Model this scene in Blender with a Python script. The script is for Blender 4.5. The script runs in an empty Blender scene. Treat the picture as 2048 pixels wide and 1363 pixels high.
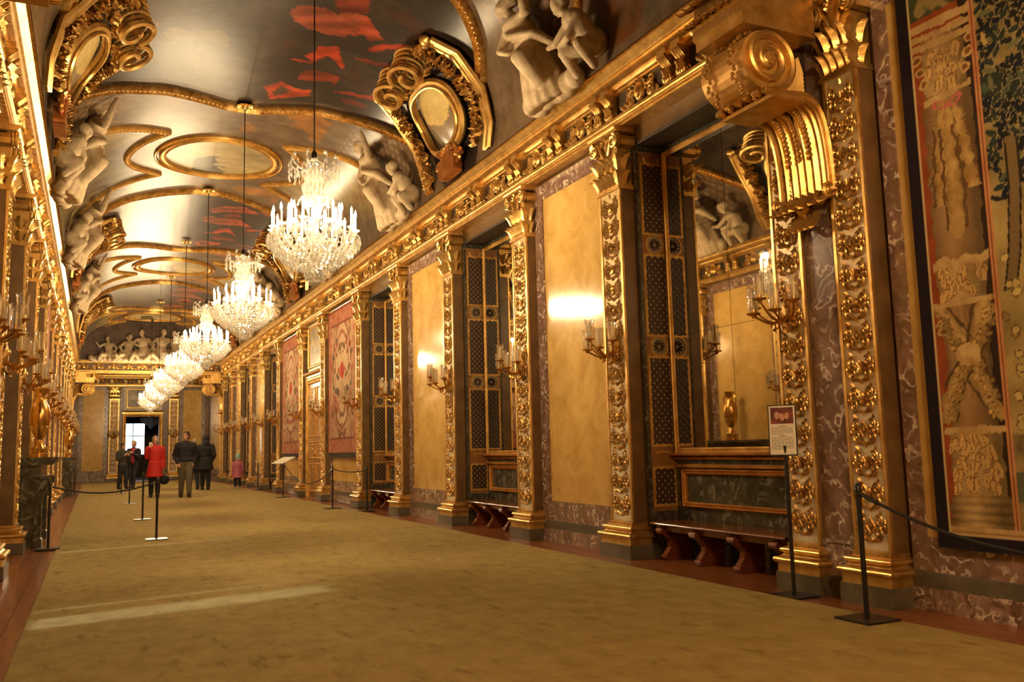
import bpy, math, random
import numpy as np
from mathutils import Matrix, Vector
rnd = random.Random(7)
nrs = np.random.RandomState(11)
SC = bpy.context.scene
COL = SC.collection
pi = math.pi

# ---------------------------------------------------------------- camera
cam_data = bpy.data.cameras.new('camera'); cam = bpy.data.objects.new('camera', cam_data); COL.objects.link(cam)
F_PX = 1748.7
cam_data.sensor_width = 36.0; cam_data.sensor_fit = 'HORIZONTAL'; cam_data.lens = F_PX / 2048 * 36.0
cam_data.clip_start = 0.05; cam_data.clip_end = 200
VPY, VPV = np.array([187 - 1024, 914 - 681.5, F_PX]), np.array([655 - 1024, -13800 - 681.5, F_PX])
_Y = VPY / np.linalg.norm(VPY); _Z = VPV - _Y * np.dot(_Y, VPV); _Z /= np.linalg.norm(_Z); _X = np.cross(_Y, _Z)
RW = np.array([_X, _Y, _Z])           # world = RW @ (right, down, forward)
cam.matrix_world = Matrix(((RW[0,0], -RW[0,1], -RW[0,2], 0), (RW[1,0], -RW[1,1], -RW[1,2], 0), (RW[2,0], -RW[2,1], -RW[2,2], 1.25), (0,0,0,1)))
SC.camera = cam
# ---------------------------------------------------------------- world, daylight, exposure
SC.view_settings.view_transform = 'Standard'; SC.view_settings.look = 'None'
SC.view_settings.gamma = 1.0; SC.view_settings.use_curve_mapping = False
SC.view_settings.exposure = 0.5
SC.cycles.max_bounces = 5; SC.cycles.diffuse_bounces = 3; SC.cycles.use_adaptive_sampling = True; SC.cycles.adaptive_threshold = .025; SC.cycles.glossy_bounces = 3; SC.cycles.transmission_bounces = 1; SC.cycles.transparent_max_bounces = 7
SC.cycles.caustics_reflective = False; SC.cycles.caustics_refractive = False
w = bpy.data.worlds.new('world'); SC.world = w; w.use_nodes = True
w.node_tree.nodes['Background'].inputs[0].default_value = (0.55, 0.72, 1.0, 1); w.node_tree.nodes['Background'].inputs[1].default_value = 1.0
sun_d = bpy.data.lights.new('sun', 'SUN'); sun = bpy.data.objects.new('sun', sun_d); COL.objects.link(sun)
sun_d.energy = 4.6; sun_d.color = (0.72, 0.84, 1.0); sun_d.angle = math.radians(2.6)
sun.rotation_euler = Vector((1, 0.2, -0.72)).to_track_quat('-Z', 'Y').to_euler()
LAMP_W = 420.0
LAMP_COL = (1.0, 0.745, 0.42)

# ---------------------------------------------------------------- key dimensions (metres)
XR, XL = 5.58, -1.12                 # wall planes
XC = 2.21                            # vault axis
HALF = 2.87
Z_ARC, Z_FR, Z_CO, Z_TOP = 4.89, 4.995, 5.30, 5.55
Z_CROWN = 7.42
Y_NEAR, Y_END = -1.4, 50.0
YB0, YB1 = 5.1, 43.3                 # transverse beams
MID = 24.2
PY = dict(M=4.97, N=5.68, A=8.5, B=10.94, C=13.75, D=16.53, E=19.36, F=22.85)
PYS = [PY[k] for k in 'MNABCDEF'] + [2*MID - PY[k] for k in 'FEDCBANM']
CH_Y = [9.98 + 5.45*i for i in range(7)]

# ---------------------------------------------------------------- mesh helper
class MB:
    def __init__(s): s.v = []; s.f = []; s.m = []; s.n = 0
    def add(s, v, f, m=0):
        v = np.asarray(v, float).reshape(-1, 3); s.v.append(v)
        s.f += [tuple(int(i) + s.n for i in q) for q in f]; s.m += [m]*len(f); s.n += len(v); return s
    def box(s, x0, x1, y0, y1, z0, z1, m=0):
        v = [(x0,y0,z0),(x1,y0,z0),(x1,y1,z0),(x0,y1,z0),(x0,y0,z1),(x1,y0,z1),(x1,y1,z1),(x0,y1,z1)]
        return s.add(v, [(0,3,2,1),(4,5,6,7),(0,1,5,4),(1,2,6,5),(2,3,7,6),(3,0,4,7)], m)
    def lathe(s, prof, c=(0,0,0), n=12, m=0, sx=1, sy=1):
        a = np.arange(n)*2*pi/n; v = []
        for r, z in prof:
            v.append(np.stack([c[0]+r*sx*np.cos(a), c[1]+r*sy*np.sin(a), np.full(n, c[2]+z)], 1))
        f = [(i*n+j, i*n+(j+1) % n, (i+1)*n+(j+1) % n, (i+1)*n+j) for i in range(len(prof)-1) for j in range(n)]
        k = len(prof)-1
        if prof[0][0] > 1e-4: f.append(tuple(range(n-1, -1, -1)))
        if prof[-1][0] > 1e-4: f.append(tuple(k*n+j for j in range(n)))
        return s.add(np.concatenate(v), f, m)
    def tube(s, pts, r, n=6, m=0, cap=True, flat=1.0):
        p = np.asarray(pts, float); k = len(p)
        r = np.broadcast_to(np.asarray(r, float), (k,))
        t = np.gradient(p, axis=0); t /= np.linalg.norm(t, axis=1)[:, None] + 1e-9
        up = np.array([0,0,1.0]) if abs(t[0][2]) < .9 else np.array([1.0,0,0])
        a = np.cross(t[0], up); a /= np.linalg.norm(a); v = []; ang = np.arange(n)*2*pi/n
        for i in range(k):
            a = a - t[i]*np.dot(a, t[i]); a /= np.linalg.norm(a)+1e-9; b = np.cross(t[i], a)
            v.append(p[i] + r[i]*(np.cos(ang)[:, None]*a + flat*np.sin(ang)[:, None]*b))
        f = [(i*n+j, i*n+(j+1) % n, (i+1)*n+(j+1) % n, (i+1)*n+j) for i in range(k-1) for j in range(n)]
        if cap: f += [tuple(range(n-1, -1, -1)), tuple((k-1)*n+j for j in range(n))]
        return s.add(np.concatenate(v), f, m)
    def ell(s, c, r, n=8, k=6, m=0, M=None):
        th = np.linspace(0, pi, k+1)[1:-1]; a = np.arange(n)*2*pi/n
        v = [(0,0,1.0)] + [(math.sin(t)*math.cos(x), math.sin(t)*math.sin(x), math.cos(t)) for t in th for x in a] + [(0,0,-1.0)]
        v = np.array(v)*np.array(r)
        if M is not None: v = v @ np.asarray(M).T
        v = v + np.array(c)
        f = [(0, 1+j, 1+(j+1) % n) for j in range(n)]
        for i in range(k-2): f += [(1+i*n+j, 1+(i+1)*n+j, 1+(i+1)*n+(j+1) % n, 1+i*n+(j+1) % n) for j in range(n)]
        e = 1+(k-1)*n; b = 1+(k-2)*n
        f += [(e, b+(j+1) % n, b+j) for j in range(n)]
        return s.add(v, f, m)
    def prof_y(s, prof, y0, y1, m=0, cap=True):
        """closed (x,z) outline swept along y"""
        n = len(prof); p = np.array(prof, float)
        v = np.concatenate([np.stack([p[:,0], np.full(n, y), p[:,1]], 1) for y in (y0, y1)])
        f = [(i, (i+1) % n, n+(i+1) % n, n+i) for i in range(n)]
        if cap: f += [tuple(range(n-1, -1, -1)), tuple(n+i for i in range(n))]
        return s.add(v, f, m)
    def frame(s, axis_pts, prof, m=0):
        """rectangle path in the y-z plane (y0,y1,z0,z1), mitred moulding; prof = [(out, proud)]"""
        y0, y1, z0, z1 = axis_pts; k = len(prof); v = []
        for sy, sz in ((-1,-1),(1,-1),(1,1),(-1,1)):
            for o, h in prof:
                v.append((h, (y0 if sy < 0 else y1)+sy*o, (z0 if sz < 0 else z1)+sz*o))
        f = [(c*k+i, c*k+i+1, ((c+1) % 4)*k+i+1, ((c+1) % 4)*k+i) for c in range(4) for i in range(k-1)]
        return s.add(v, f, m)
    def prism(s, poly, h0, h1, m=0):
        """poly in (y,z); extruded along x from h0 to h1"""
        p = np.array(poly, float); n = len(p)
        v = np.concatenate([np.stack([np.full(n, h), p[:,0], p[:,1]], 1) for h in (h0, h1)])
        return s.add(v, [(i, (i+1) % n, n+(i+1) % n, n+i) for i in range(n)] + [tuple(range(n-1,-1,-1)), tuple(n+i for i in range(n))], m)
    def leaf(s, base, d, nrm, L, W, curl=.3, m=0, n=4):
        """acanthus-like leaf: from base along d, lifting along nrm"""
        b = np.array(base, float); d = np.array(d, float); d /= np.linalg.norm(d); nn = np.array(nrm, float); nn -= d*np.dot(d, nn); nn /= np.linalg.norm(nn)+1e-9
        sd = np.cross(d, nn); v = []
        for i in range(n+1):
            t = i/n; wd = W*math.sin(pi*min(1, .12+t*.88))**.8*(1.15 if i % 2 else .8)
            c = b + d*L*t*(1-.25*t*t) + nn*L*curl*(t**2)
            v += [c - sd*wd*.5 - nn*W*.12, c + nn*W*.22, c + sd*wd*.5 - nn*W*.12]
        f = []
        for i in range(n):
            a = 3*i; f += [(a, a+1, a+4, a+3), (a+1, a+2, a+5, a+4)]
        return s.add(v, f, m)
    def join(s, o, M=None):
        v = np.concatenate(o.v)
        if M is not None:
            A = np.array(M); v = v @ A[:3,:3].T + A[:3,3]
        return s.add_raw(v, o.f, o.m)
    def add_raw(s, v, f, m):
        s.v.append(v); s.f += [tuple(i+s.n for i in q) for q in f]; s.m += list(m); s.n += len(v); return s
    def mesh(s, name, mats, smooth=False):
        me = bpy.data.meshes.new(name)
        v = np.concatenate(s.v); cnt = np.array([len(q) for q in s.f], np.int32)
        idx = np.fromiter((i for q in s.f for i in q), np.int32, int(cnt.sum()))
        me.vertices.add(len(v)); me.vertices.foreach_set('co', v.astype(np.float32).ravel())
        me.loops.add(len(idx)); me.loops.foreach_set('vertex_index', idx)
        me.polygons.add(len(cnt)); me.polygons.foreach_set('loop_start', np.concatenate([[0], np.cumsum(cnt)[:-1]]).astype(np.int32))
        me.polygons.foreach_set('material_index', np.array(s.m, np.int32))
        me.polygons.foreach_set('use_smooth', np.full(len(cnt), bool(smooth)))
        for mt in (mats if isinstance(mats, (list, tuple)) else [mats]): me.materials.append(mt)
        me.update(calc_edges=True)
        if smooth: me.set_sharp_from_angle(angle=.75)
        return me
    def build(s, name, mats, parent=None, smooth=False):
        return link(name, s.mesh(name, mats, smooth), parent)

def link(name, me, parent=None, loc=None, rz=None):
    o = bpy.data.objects.new(name, me); COL.objects.link(o)
    if parent is not None: o.parent = parent
    if loc is not None: o.location = loc
    if rz is not None: o.rotation_euler = (0, 0, rz)
    return o
def empty(name, loc=(0,0,0), rz=0):
    o = bpy.data.objects.new(name, None); COL.objects.link(o); o.location = loc; o.rotation_euler = (0,0,rz); o.empty_display_size = .1
    return o
def tag(o, label, cat, group=None):
    o['label'] = label; o['category'] = cat
    if group: o['group'] = group
    return o
def struct(o): o['kind'] = 'structure'; return o
def copy_tree(o, parent=None):
    c = o.copy(); COL.objects.link(c); c.parent = parent
    for ch in o.children: copy_tree(ch, c)
    return c
def spiral(c, r0, r1, turns, n, a0=0, sgn=1):
    t = np.linspace(0, 1, n); r = r0+(r1-r0)*t; a = a0+sgn*turns*2*pi*t
    return [(c[0]+r[i]*math.cos(a[i]), c[1]+r[i]*math.sin(a[i])) for i in range(n)]

# ---------------------------------------------------------------- materials
def mat(name, col=(.5,.5,.5), rough=.5, metal=0., spec=.5, coat=0.):
    m = bpy.data.materials.new(name); m.use_nodes = True; b = m.node_tree.nodes['Principled BSDF']
    b.inputs['Base Color'].default_value = (*col, 1); b.inputs['Roughness'].default_value = rough
    b.inputs['Metallic'].default_value = metal; b.inputs['Specular IOR Level'].default_value = spec
    if coat: b.inputs['Coat Weight'].default_value = coat; b.inputs['Coat Roughness'].default_value = .08
    return m
def nodes(m): return m.node_tree.nodes, m.node_tree.links, m.node_tree.nodes['Principled BSDF']
def ramp(m, fac, stops):
    N, L, b = nodes(m); r = N.new('ShaderNodeValToRGB'); e = r.color_ramp.elements
    while len(e) < len(stops): e.new(.5)
    for k, (p, c) in enumerate(stops): e[k].position = p; e[k].color = (*c, 1)
    L.new(fac, r.inputs[0]); return r.outputs[0]
def coords(m, scale=(1,1,1), kind='Object'):
    N, L, b = nodes(m); t = N.new('ShaderNodeTexCoord'); mp = N.new('ShaderNodeMapping'); mp.inputs['Scale'].default_value = scale
    L.new(t.outputs[kind], mp.inputs[0]); return mp.outputs[0]
def noise(m, vec, sc, det=6, rough=.6, dist=0.):
    N, L, b = nodes(m); n = N.new('ShaderNodeTexNoise'); n.inputs['Scale'].default_value = sc; n.inputs['Detail'].default_value = det
    n.inputs['Roughness'].default_value = rough; n.inputs['Distortion'].default_value = dist; L.new(vec, n.inputs['Vector']); return n.outputs[0]
def bump(m, h, strength=.3, dist=.01):
    N, L, b = nodes(m); n = N.new('ShaderNodeBump'); n.inputs['Strength'].default_value = strength; n.inputs['Distance'].default_value = dist
    L.new(h, n.inputs['Height']); L.new(n.outputs[0], b.inputs['Normal'])
def noise_mat(name, stops, sc, rough=.5, dist=0., det=3, bmp=0., scale=(1,1,1), coat=0., metal=0., bsc=None, spec=.5, kind='Object'):
    m = mat(name, rough=rough, coat=coat, metal=metal, spec=spec); N, L, b = nodes(m); v = coords(m, scale, kind)
    h = noise(m, v, sc, det, .62, dist); L.new(ramp(m, h, stops), b.inputs['Base Color'])
    if bmp: bump(m, noise(m, v, bsc or sc*6, 2), bmp)
    return m
def vcol_mat(name, rough=.5, sc=40, amt=.35, bmp=.2, spec=.5, coat=0., scale=(1,1,1), rvar=0.):
    m = mat(name, rough=rough, spec=spec, coat=coat); N, L, b = nodes(m)
    a = N.new('ShaderNodeVertexColor'); a.layer_name = 'Col'; v = coords(m, scale); h = noise(m, v, sc, 5, .7)
    mx = N.new('ShaderNodeMix'); mx.data_type = 'RGBA'; mx.blend_type = 'MULTIPLY'; mx.inputs[0].default_value = 1.0
    L.new(a.outputs[0], mx.inputs[6]); L.new(ramp(m, h, [(.25, (1-amt,)*3), (.7, (1+amt*.3,)*3)]), mx.inputs[7]); L.new(mx.outputs[2], b.inputs['Base Color'])
    if bmp: bump(m, h, bmp)
    if rvar: L.new(ramp(m, noise(m, coords(m, (1,.25,1)), 3.5, 6, .6), [(.3, (rough-rvar,)*3), (.7, (rough+rvar,)*3)]), b.inputs['Roughness'])
    return m
def emis(name, col, s):
    m = bpy.data.materials.new(name); m.use_nodes = True; N = m.node_tree.nodes; N.clear()
    e = N.new('ShaderNodeEmission'); e.inputs[0].default_value = (*col, 1); e.inputs[1].default_value = s
    o = N.new('ShaderNodeOutputMaterial'); m.node_tree.links.new(e.outputs[0], o.inputs[0]); return m
def glassy(name, tint=(1,1,1), refl=.25, rough=.03, white=0.):
    m = bpy.data.materials.new(name); m.use_nodes = True; N = m.node_tree.nodes; N.clear(); L = m.node_tree.links
    t = N.new('ShaderNodeBsdfTransparent'); t.inputs[0].default_value = (*tint, 1)
    g = N.new('ShaderNodeBsdfGlossy'); g.inputs['Roughness'].default_value = rough; g.inputs['Color'].default_value = (1,1,1,1)
    lw = N.new('ShaderNodeLayerWeight'); lw.inputs[0].default_value = .35
    mr = N.new('ShaderNodeMapRange'); mr.inputs[3].default_value = refl; mr.inputs[4].default_value = 1.0; L.new(lw.outputs['Facing'], mr.inputs[0])
    mx = N.new('ShaderNodeMixShader'); o = N.new('ShaderNodeOutputMaterial')
    L.new(mr.outputs[0], mx.inputs[0]); L.new(t.outputs[0], mx.inputs[1]); L.new(g.outputs[0], mx.inputs[2]); 
    if white:                                  # cut crystal scatters part of the light
        tr = N.new('ShaderNodeBsdfTranslucent'); tr.inputs[0].default_value = (.95,.92,.86,1); m2 = N.new('ShaderNodeMixShader'); m2.inputs[0].default_value = white
        L.new(mx.outputs[0], m2.inputs[1]); L.new(tr.outputs[0], m2.inputs[2]); mx = m2
    L.new(mx.outputs[0], o.inputs[0]); return m

GOLD = noise_mat('gilding', [(.25, (.48,.26,.065)), (.5, (.72,.45,.14)), (.75, (.90,.64,.26))], 7, rough=.34, metal=.85, bmp=.15, bsc=60)
GOLDM = noise_mat('matt_gilding', [(.3, (.40,.20,.04)), (.6, (.74,.43,.11))], 4, rough=.5, metal=.5, bmp=.15, bsc=50)
GOLDR = noise_mat('relief_gilding', [(.25, (.26,.11,.022)), (.5, (.60,.34,.09)), (.75, (.92,.64,.26))], 9, rough=.36, metal=.8, bmp=.35, bsc=40)
BRASS = mat('old_brass', (.62,.34,.09), .25, 1.0)
IVORY = noise_mat('ivory_stucco', [(.3, (.60,.47,.30)), (.7, (.78,.66,.46))], 6, rough=.45)
YELLOW = noise_mat('yellow_scagliola', [(.25, (.50,.29,.075)), (.5, (.64,.40,.12)), (.75, (.74,.50,.18))], 3.0, rough=.13, dist=.6, det=5)
def marble(name, a, b, vein, sc=3., rough=.2):
    m = mat(name, rough=rough, coat=.3); N, L, bs = nodes(m); v = coords(m)
    base = ramp(m, noise(m, v, sc, 4, .65, 1.2), [(.3, a), (.65, b)])
    wv = N.new('ShaderNodeTexWave'); wv.inputs['Scale'].default_value = sc*.55; wv.inputs['Distortion'].default_value = 22; wv.inputs['Detail'].default_value = 3; wv.inputs['Detail Scale'].default_value = 1.6
    L.new(v, wv.inputs['Vector'])
    vm = ramp(m, wv.outputs[1], [(.74, (0,0,0)), (.97, (1,1,1))])
    nm = ramp(m, noise(m, v, sc*1.2, 3), [(.42, (0,0,0)), (.60, (1,1,1))])
    mu = N.new('ShaderNodeMath'); mu.operation = 'MULTIPLY'; L.new(vm, mu.inputs[0]); L.new(nm, mu.inputs[1])
    mx = N.new('ShaderNodeMix'); mx.data_type = 'RGBA'; L.new(mu.outputs[0], mx.inputs[0]); L.new(base, mx.inputs[6]); mx.inputs[7].default_value = (*vein, 1)
    L.new(mx.outputs[2], bs.inputs['Base Color']); return m
MARB = marble('brown_purple_marble', (.13,.068,.048), (.30,.175,.125), (.72,.58,.47), 4.5)
MARBG = marble('grey_brown_marble', (.12,.085,.065), (.30,.22,.16), (.62,.5,.4), 4)
MARBV = marble('brecciated_marble', (.10,.05,.035), (.40,.25,.18), (.75,.6,.48), 6)
DARKM = marble('dark_green_marble', (.030,.028,.018), (.085,.075,.05), (.2,.18,.13), 4)
GREYST = noise_mat('plinth_stone', [(.3, (.075,.062,.042)), (.7, (.17,.14,.095))], 5, rough=.35)
WOODR = noise_mat('red_brown_wood', [(.3, (.10,.022,.008)), (.7, (.24,.065,.022))], 6, rough=.22, scale=(8,1,8), coat=.4)
PARQ = noise_mat('parquet_oak', [(.3, (.14,.040,.012)), (.7, (.33,.115,.038))], 3, rough=.28, scale=(6,1,6), coat=.2)
BROWN = noise_mat('brown_lacquer', [(.3, (.11,.055,.02)), (.7, (.20,.11,.04))], 4, rough=.35)
DARK = noise_mat('dark_field', [(.3, (.030,.020,.012)), (.7, (.06,.042,.025))], 8, rough=.5)
BLACK = mat('black_iron', (.012,.010,.010), .38)
ROPE = mat('black_rope', (.014,.012,.012), .8)
STUCCO = noise_mat('stucco', [(.3, (.36,.26,.145)), (.7, (.56,.43,.27))], 6, rough=.7, bmp=.3, bsc=30)
CARPET = mat('carpet_pile', rough=.95, spec=.1)
_N, _L, _b = nodes(CARPET); _v = coords(CARPET, (1, .7, 1))
_c = ramp(CARPET, noise(CARPET, _v, 5, 7, .72), [(.3, (.29,.205,.072)), (.5, (.375,.275,.102)), (.72, (.45,.34,.13))])
_d = ramp(CARPET, noise(CARPET, coords(CARPET, (1.6, .5, 1)), 4.5, 3, .55), [(.60, (1,1,1)), (.72, (.70,.68,.62))])
_m = _N.new('ShaderNodeMix'); _m.data_type = 'RGBA'; _m.blend_type = 'MULTIPLY'; _m.inputs[0].default_value = 1.0
_L.new(_c, _m.inputs[6]); _L.new(_d, _m.inputs[7]); _L.new(_m.outputs[2], _b.inputs['Base Color']); bump(CARPET, noise(CARPET, coords(CARPET), 160, 3), .6)
MIRROR = noise_mat('old_mirror', [(.3, (.52,.47,.38)), (.7, (.60,.55,.45))], 1.5, rough=.02, metal=1.0)
GLASS = glassy('clear_glass')
CRYSTAL = glassy('crystal', (.97,.95,.9), .35, .06, .15)
CANDLE = mat('candle_wax', (.85,.78,.62), .5)
FLAME = emis('bulb_glow', (1.0, .80, .52), 14.0); FLAME.cycles.emission_sampling = 'NONE'
# ================================================================ THE SETTING
def vault_z(x):
    u = np.clip(np.abs((np.asarray(x, float)-XC)/HALF), 0, 1)
    return Z_TOP - .06 + (Z_CROWN-Z_TOP+.06)*(1-u**2.7)**(1/2.7)
def vault_at(s):
    """s in [-1,1] -> x, z, inward normal (x,z); even along the arc"""
    return np.interp(s, _S, _VX), np.interp(s, _S, _VZ), np.interp(s, _S, _NX), np.interp(s, _S, _NZ)
_th = np.linspace(-pi/2, pi/2, 801)
_VX = XC + HALF*np.sign(np.sin(_th))*np.abs(np.sin(_th))**(2/2.7); _VZ = Z_TOP-.06 + (Z_CROWN-Z_TOP+.06)*np.abs(np.cos(_th))**(2/2.7)
_d = np.concatenate([[0], np.cumsum(np.hypot(np.diff(_VX), np.diff(_VZ)))]); ARC = _d[-1]; _S = _d/ARC*2-1
_tx, _tz = np.gradient(_VX), np.gradient(_VZ); _l = np.hypot(_tx, _tz)+1e-9; _NX, _NZ = _tz/_l, -_tx/_l

# floor with boards along both sides
floor = struct(MB().box(XL-1.2, XR+1.2, Y_NEAR-.3, Y_END+.2, -.2, -.012).build('floor', PARQ))
def boards(x0, x1, w, y0, y1, lmin, lmax):
    meshes = {}
    x = x0
    while x < x1-1e-3:
        y = y0 - rnd.random()*.8
        while y < y1:
            l = round(rnd.uniform(lmin, lmax), 1); k = (l, round(min(w, x1-x), 3))
            if k not in meshes: meshes[k] = MB().box(.003, k[1]-.003, .003, l-.003, -.012, 0).mesh('floorboard', PARQ)
            o = link('floorboard', meshes[k], floor, (x, y, 0)); y += l
        x += w
boards(XL+.02, -.40, .18, 2.5, 20, 1.6, 2.6)
boards(4.93, XR+.42, .19, 2.5, 16, 1.6, 2.6)
carpet = MB()
cs = [(-.43,.0),(-.43,.010),(-.42,.014),(4.97,.014),(4.98,.010),(4.98,.0)]
carpet.prof_y(cs, Y_NEAR+.3, 47.5)
carpet = tag(carpet.build('carpet', CARPET), 'long olive tan carpet runner covering the whole gallery floor', 'carpet')

# vault with painted decoration (vertex colours = the paint)
def lerp(a, b, t): return a+(b-a)*np.asarray(t)[..., None]
def fbm(x, y, seed, oct=5, f=1.0):
    r = np.random.RandomState(seed); o = np.zeros_like(x); a = 1.; tot = 0
    for k in range(oct):
        for j in range(3):
            th = r.uniform(0, 2*pi); ph = r.uniform(0, 2*pi); ff = f*2**k*r.uniform(.7, 1.3)
            o += a*np.sin(ff*(x*math.cos(th)+y*math.sin(th))+ph + 1.3*np.sin(ff*.6*(x*math.sin(th)-y*math.cos(th))+ph*2)); tot += a*.8
        a *= .55
    return np.clip(.5+.5*o/tot*1.4, 0, 1)
def inpoly(px, py, poly):
    p = np.array(poly, float); c = np.zeros(px.shape, bool); j = len(p)-1
    for i in range(len(p)):
        xi, yi, xj, yj = p[i,0], p[i,1], p[j,0], p[j,1]
        if yi != yj: c ^= ((yi > py) != (yj > py)) & (px < (xj-xi)*(py-yi)/(yj-yi)+xi)
        j = i
    return c
NS, NY = 190, 1060
yy = np.linspace(YB0+.1, YB1+.1, NY); ss = np.linspace(-1, 1, NS)
vx, vz, _, _ = vault_at(ss)
S2, Y2 = np.meshgrid(ss*ARC/2, yy)          # arc metres from crown, y
PAINT_Y = [12.4, 24.3, 36.2]; OVAL_Y = [5.7, 18.6, 30.25, 41.6]
def band_g(d):                              # half length of a painting at arc distance d from the crown
    return np.interp(d, [0, .3, .8, 1.3, 1.7, 2.2, 2.6, 3.0, 3.3, 4.1], [3.2, 3.17, 2.92, 2.66, 2.52, 2.2, 1.88, 1.42, 1.05, .6])
FIGS = [((.40,.085,.040), [(0.13,11.84),(0.18,11.66),(0.36,11.56),(0.62,11.55),(0.73,11.64),(0.85,11.48),(1.08,11.5),(1.12,11.75),(1.04,12.08),(0.97,12.22),(0.67,12.29),(0.44,12.25),(0.24,12.07)]),
 ((.26,.045,.02), [(0.58,11.2),(1.01,10.9),(1.11,11.4),(0.92,11.46),(0.74,11.6)]), ((.52,.085,.03), [(1.0,12.07),(1.12,11.92),(1.08,11.52),(1.1,11.44),(1.25,11.62),(1.51,11.91),(1.32,12.12),(1.22,11.99),(1.09,12.12)]),
 ((.50,.055,.022), [(1.36,12.46),(1.44,12.2),(1.61,11.97),(1.82,11.76),(2.03,11.75),(1.84,11.89),(1.65,12.1),(1.52,12.35)]),
 ((.56,.065,.02), [(0.4,13.36),(0.52,13.28),(0.74,13.28),(0.61,13.14),(0.7,12.95),(0.72,12.75),(1.0,12.54),(1.08,12.83),(1.25,13.18),(1.2,13.26),(1.07,13.07),(0.92,12.98),(0.81,13.16),(0.76,13.35),(0.54,13.39)]),
 ((.30,.045,.016), [(0.67,14.04),(0.69,13.73),(0.84,13.56),(1.06,13.58),(1.27,13.54),(1.27,13.94),(1.17,13.8),(0.9,13.99)]),
 ((.55,.075,.024), [(0.19,14.6),(0.32,14.48),(0.45,14.28),(0.64,14.37),(0.76,14.44),(0.98,14.35),(1.0,14.59),(0.76,14.8),(0.54,14.96),(0.41,15.08),(0.32,14.8)]),
 ((.11,.055,.03), [(0.38,14.73),(0.49,14.47),(0.67,14.54),(0.59,14.73),(0.44,14.85)]), ((.42,.05,.02), [(1.23,14.2),(1.44,14.02),(1.72,13.85),(1.89,13.72),(1.93,13.54),(1.96,13.82),(1.79,13.95),(1.49,14.1)]),
 ((.22,.035,.016), [(1.27,12.76),(1.41,12.68),(1.65,12.6),(1.93,12.41),(1.94,12.57),(1.76,12.67),(1.45,12.8)]), ((.14,.025,.015), [(1.45,14.34),(1.63,14.19),(1.94,14.13),(1.87,14.34),(1.59,14.44)]),
 ((.36,.07,.03), [(.2,10.9),(.6,10.4),(1.1,10.2),(1.5,10.5),(1.2,10.8),(.7,10.9),(.4,11.2)]), ((.3,.06,.025), [(1.3,9.9),(1.8,10.0),(1.7,10.5),(1.4,10.3)])]
col = np.zeros(S2.shape+(3,)); d = np.abs(S2)
n1 = fbm(S2*1.2, Y2*.5, 3, 5, 1.6); n2 = fbm(S2, Y2, 5, 5, 3.0); n3 = fbm(S2, Y2, 9, 4, 9.0)
col[:] = lerp(np.array([.15,.085,.045]), np.array([.30,.20,.12]), n2*.6+n3*.4)     # oval sections: brown gold ground
for yp in PAINT_Y:
    t = np.abs(Y2-yp); ins = t < band_g(d)
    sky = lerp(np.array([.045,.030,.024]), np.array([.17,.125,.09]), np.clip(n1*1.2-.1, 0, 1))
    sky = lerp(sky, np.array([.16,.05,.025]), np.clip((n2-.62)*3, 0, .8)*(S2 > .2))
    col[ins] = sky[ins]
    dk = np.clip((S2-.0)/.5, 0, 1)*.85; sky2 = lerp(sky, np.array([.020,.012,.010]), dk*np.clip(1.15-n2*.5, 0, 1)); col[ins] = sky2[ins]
    wx = S2+(n2-.5)*.05; wy = Y2-(yp-12.4)+(n3-.5)*.05
    for c, pl in FIGS:
        m = inpoly(wx, wy, pl) & ins; c = np.array(c); sh = np.clip(.55+.75*n2+.25*np.sin(wy*14+wx*9), .4, 1.35); col[m] = (c*sh[..., None])[m]
    for (dx, dy, a, b, rot, c) in [(-1.0,.6,.5,.2,.4,(.22,.14,.085)),(-1.5,-.9,.5,.16,-.3,(.17,.11,.08)),(-.7,-1.8,.5,.2,.2,(.2,.12,.07)),(-1.9,.2,.3,.2,.6,(.2,.09,.05))]:
        u = (S2-dx); vv = (Y2-yp-dy); ca, sa = math.cos(rot), math.sin(rot); p_ = (u*ca+vv*sa)/a; q_ = (-u*sa+vv*ca)/b+.5*np.sin((u*ca+vv*sa)*7)
        m = ins & (p_*p_+q_*q_+(n3-.5) < 1); col[m] = lerp(np.array(c)*.5, np.array(c)*1.1, n2)[m]
for yo in OVAL_Y:
    t = Y2-yo
    hx = 1.75 + .35*np.cos(t*1.1)                                   # concave end of the side panels
    side = (d > 1.15+.6*np.clip(1-(t/1.3)**2, 0, 1)) & (np.abs(t) < 1.35+.62*(d-1.1)) & (d < 3.9)
    pan = lerp(np.array([.52,.37,.15]), np.array([.20,.15,.10]), np.clip(n1*1.6-.35+.25*(d-1.6), 0, 1))
    pan = lerp(pan, np.array([.24,.08,.03]), np.clip((n2-.6)*3, 0, 1)*(S2 > 0))
    inp = np.zeros(S2.shape, bool)
    for yp in PAINT_Y: inp |= np.abs(Y2-yp) < band_g(d)
    side &= ~inp; col[side] = pan[side]
    ov = (S2/1.08)**2+(t/1.15)**2 < 1
    land = (.35*t - .1 + .35*(fbm(S2*1.0, t, 21, 4, 4.)-.5)*2 - .35*(S2 > .0)*np.sin(S2*2.2)) 
    oc = np.where((land > .08)[..., None] & (S2 > -.45)[..., None], np.array([.12,.095,.055]), lerp(np.array([.72,.55,.25]), np.array([.5,.38,.2]), n2))
    col[ov] = oc[ov]
    og = (np.abs(t) > 1.7) & (np.abs(t) < 3.4) & (d < 1.6) & (n2 > .55) & (S2 > .15) & ~inp; col[og] = lerp(np.array([.30,.13,.04]), np.array([.50,.22,.06]), n3)[og]
    ns = (d > 2.0) & (np.abs(t) > 1.5+.62*(d-1.1)) & (np.abs(t) < 4.2)
    tr = (np.sin(S2*26)*np.sin(Y2*26) > .35)
    ns &= ~inp; col[ns & tr] = col[ns & tr]*1.7
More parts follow.
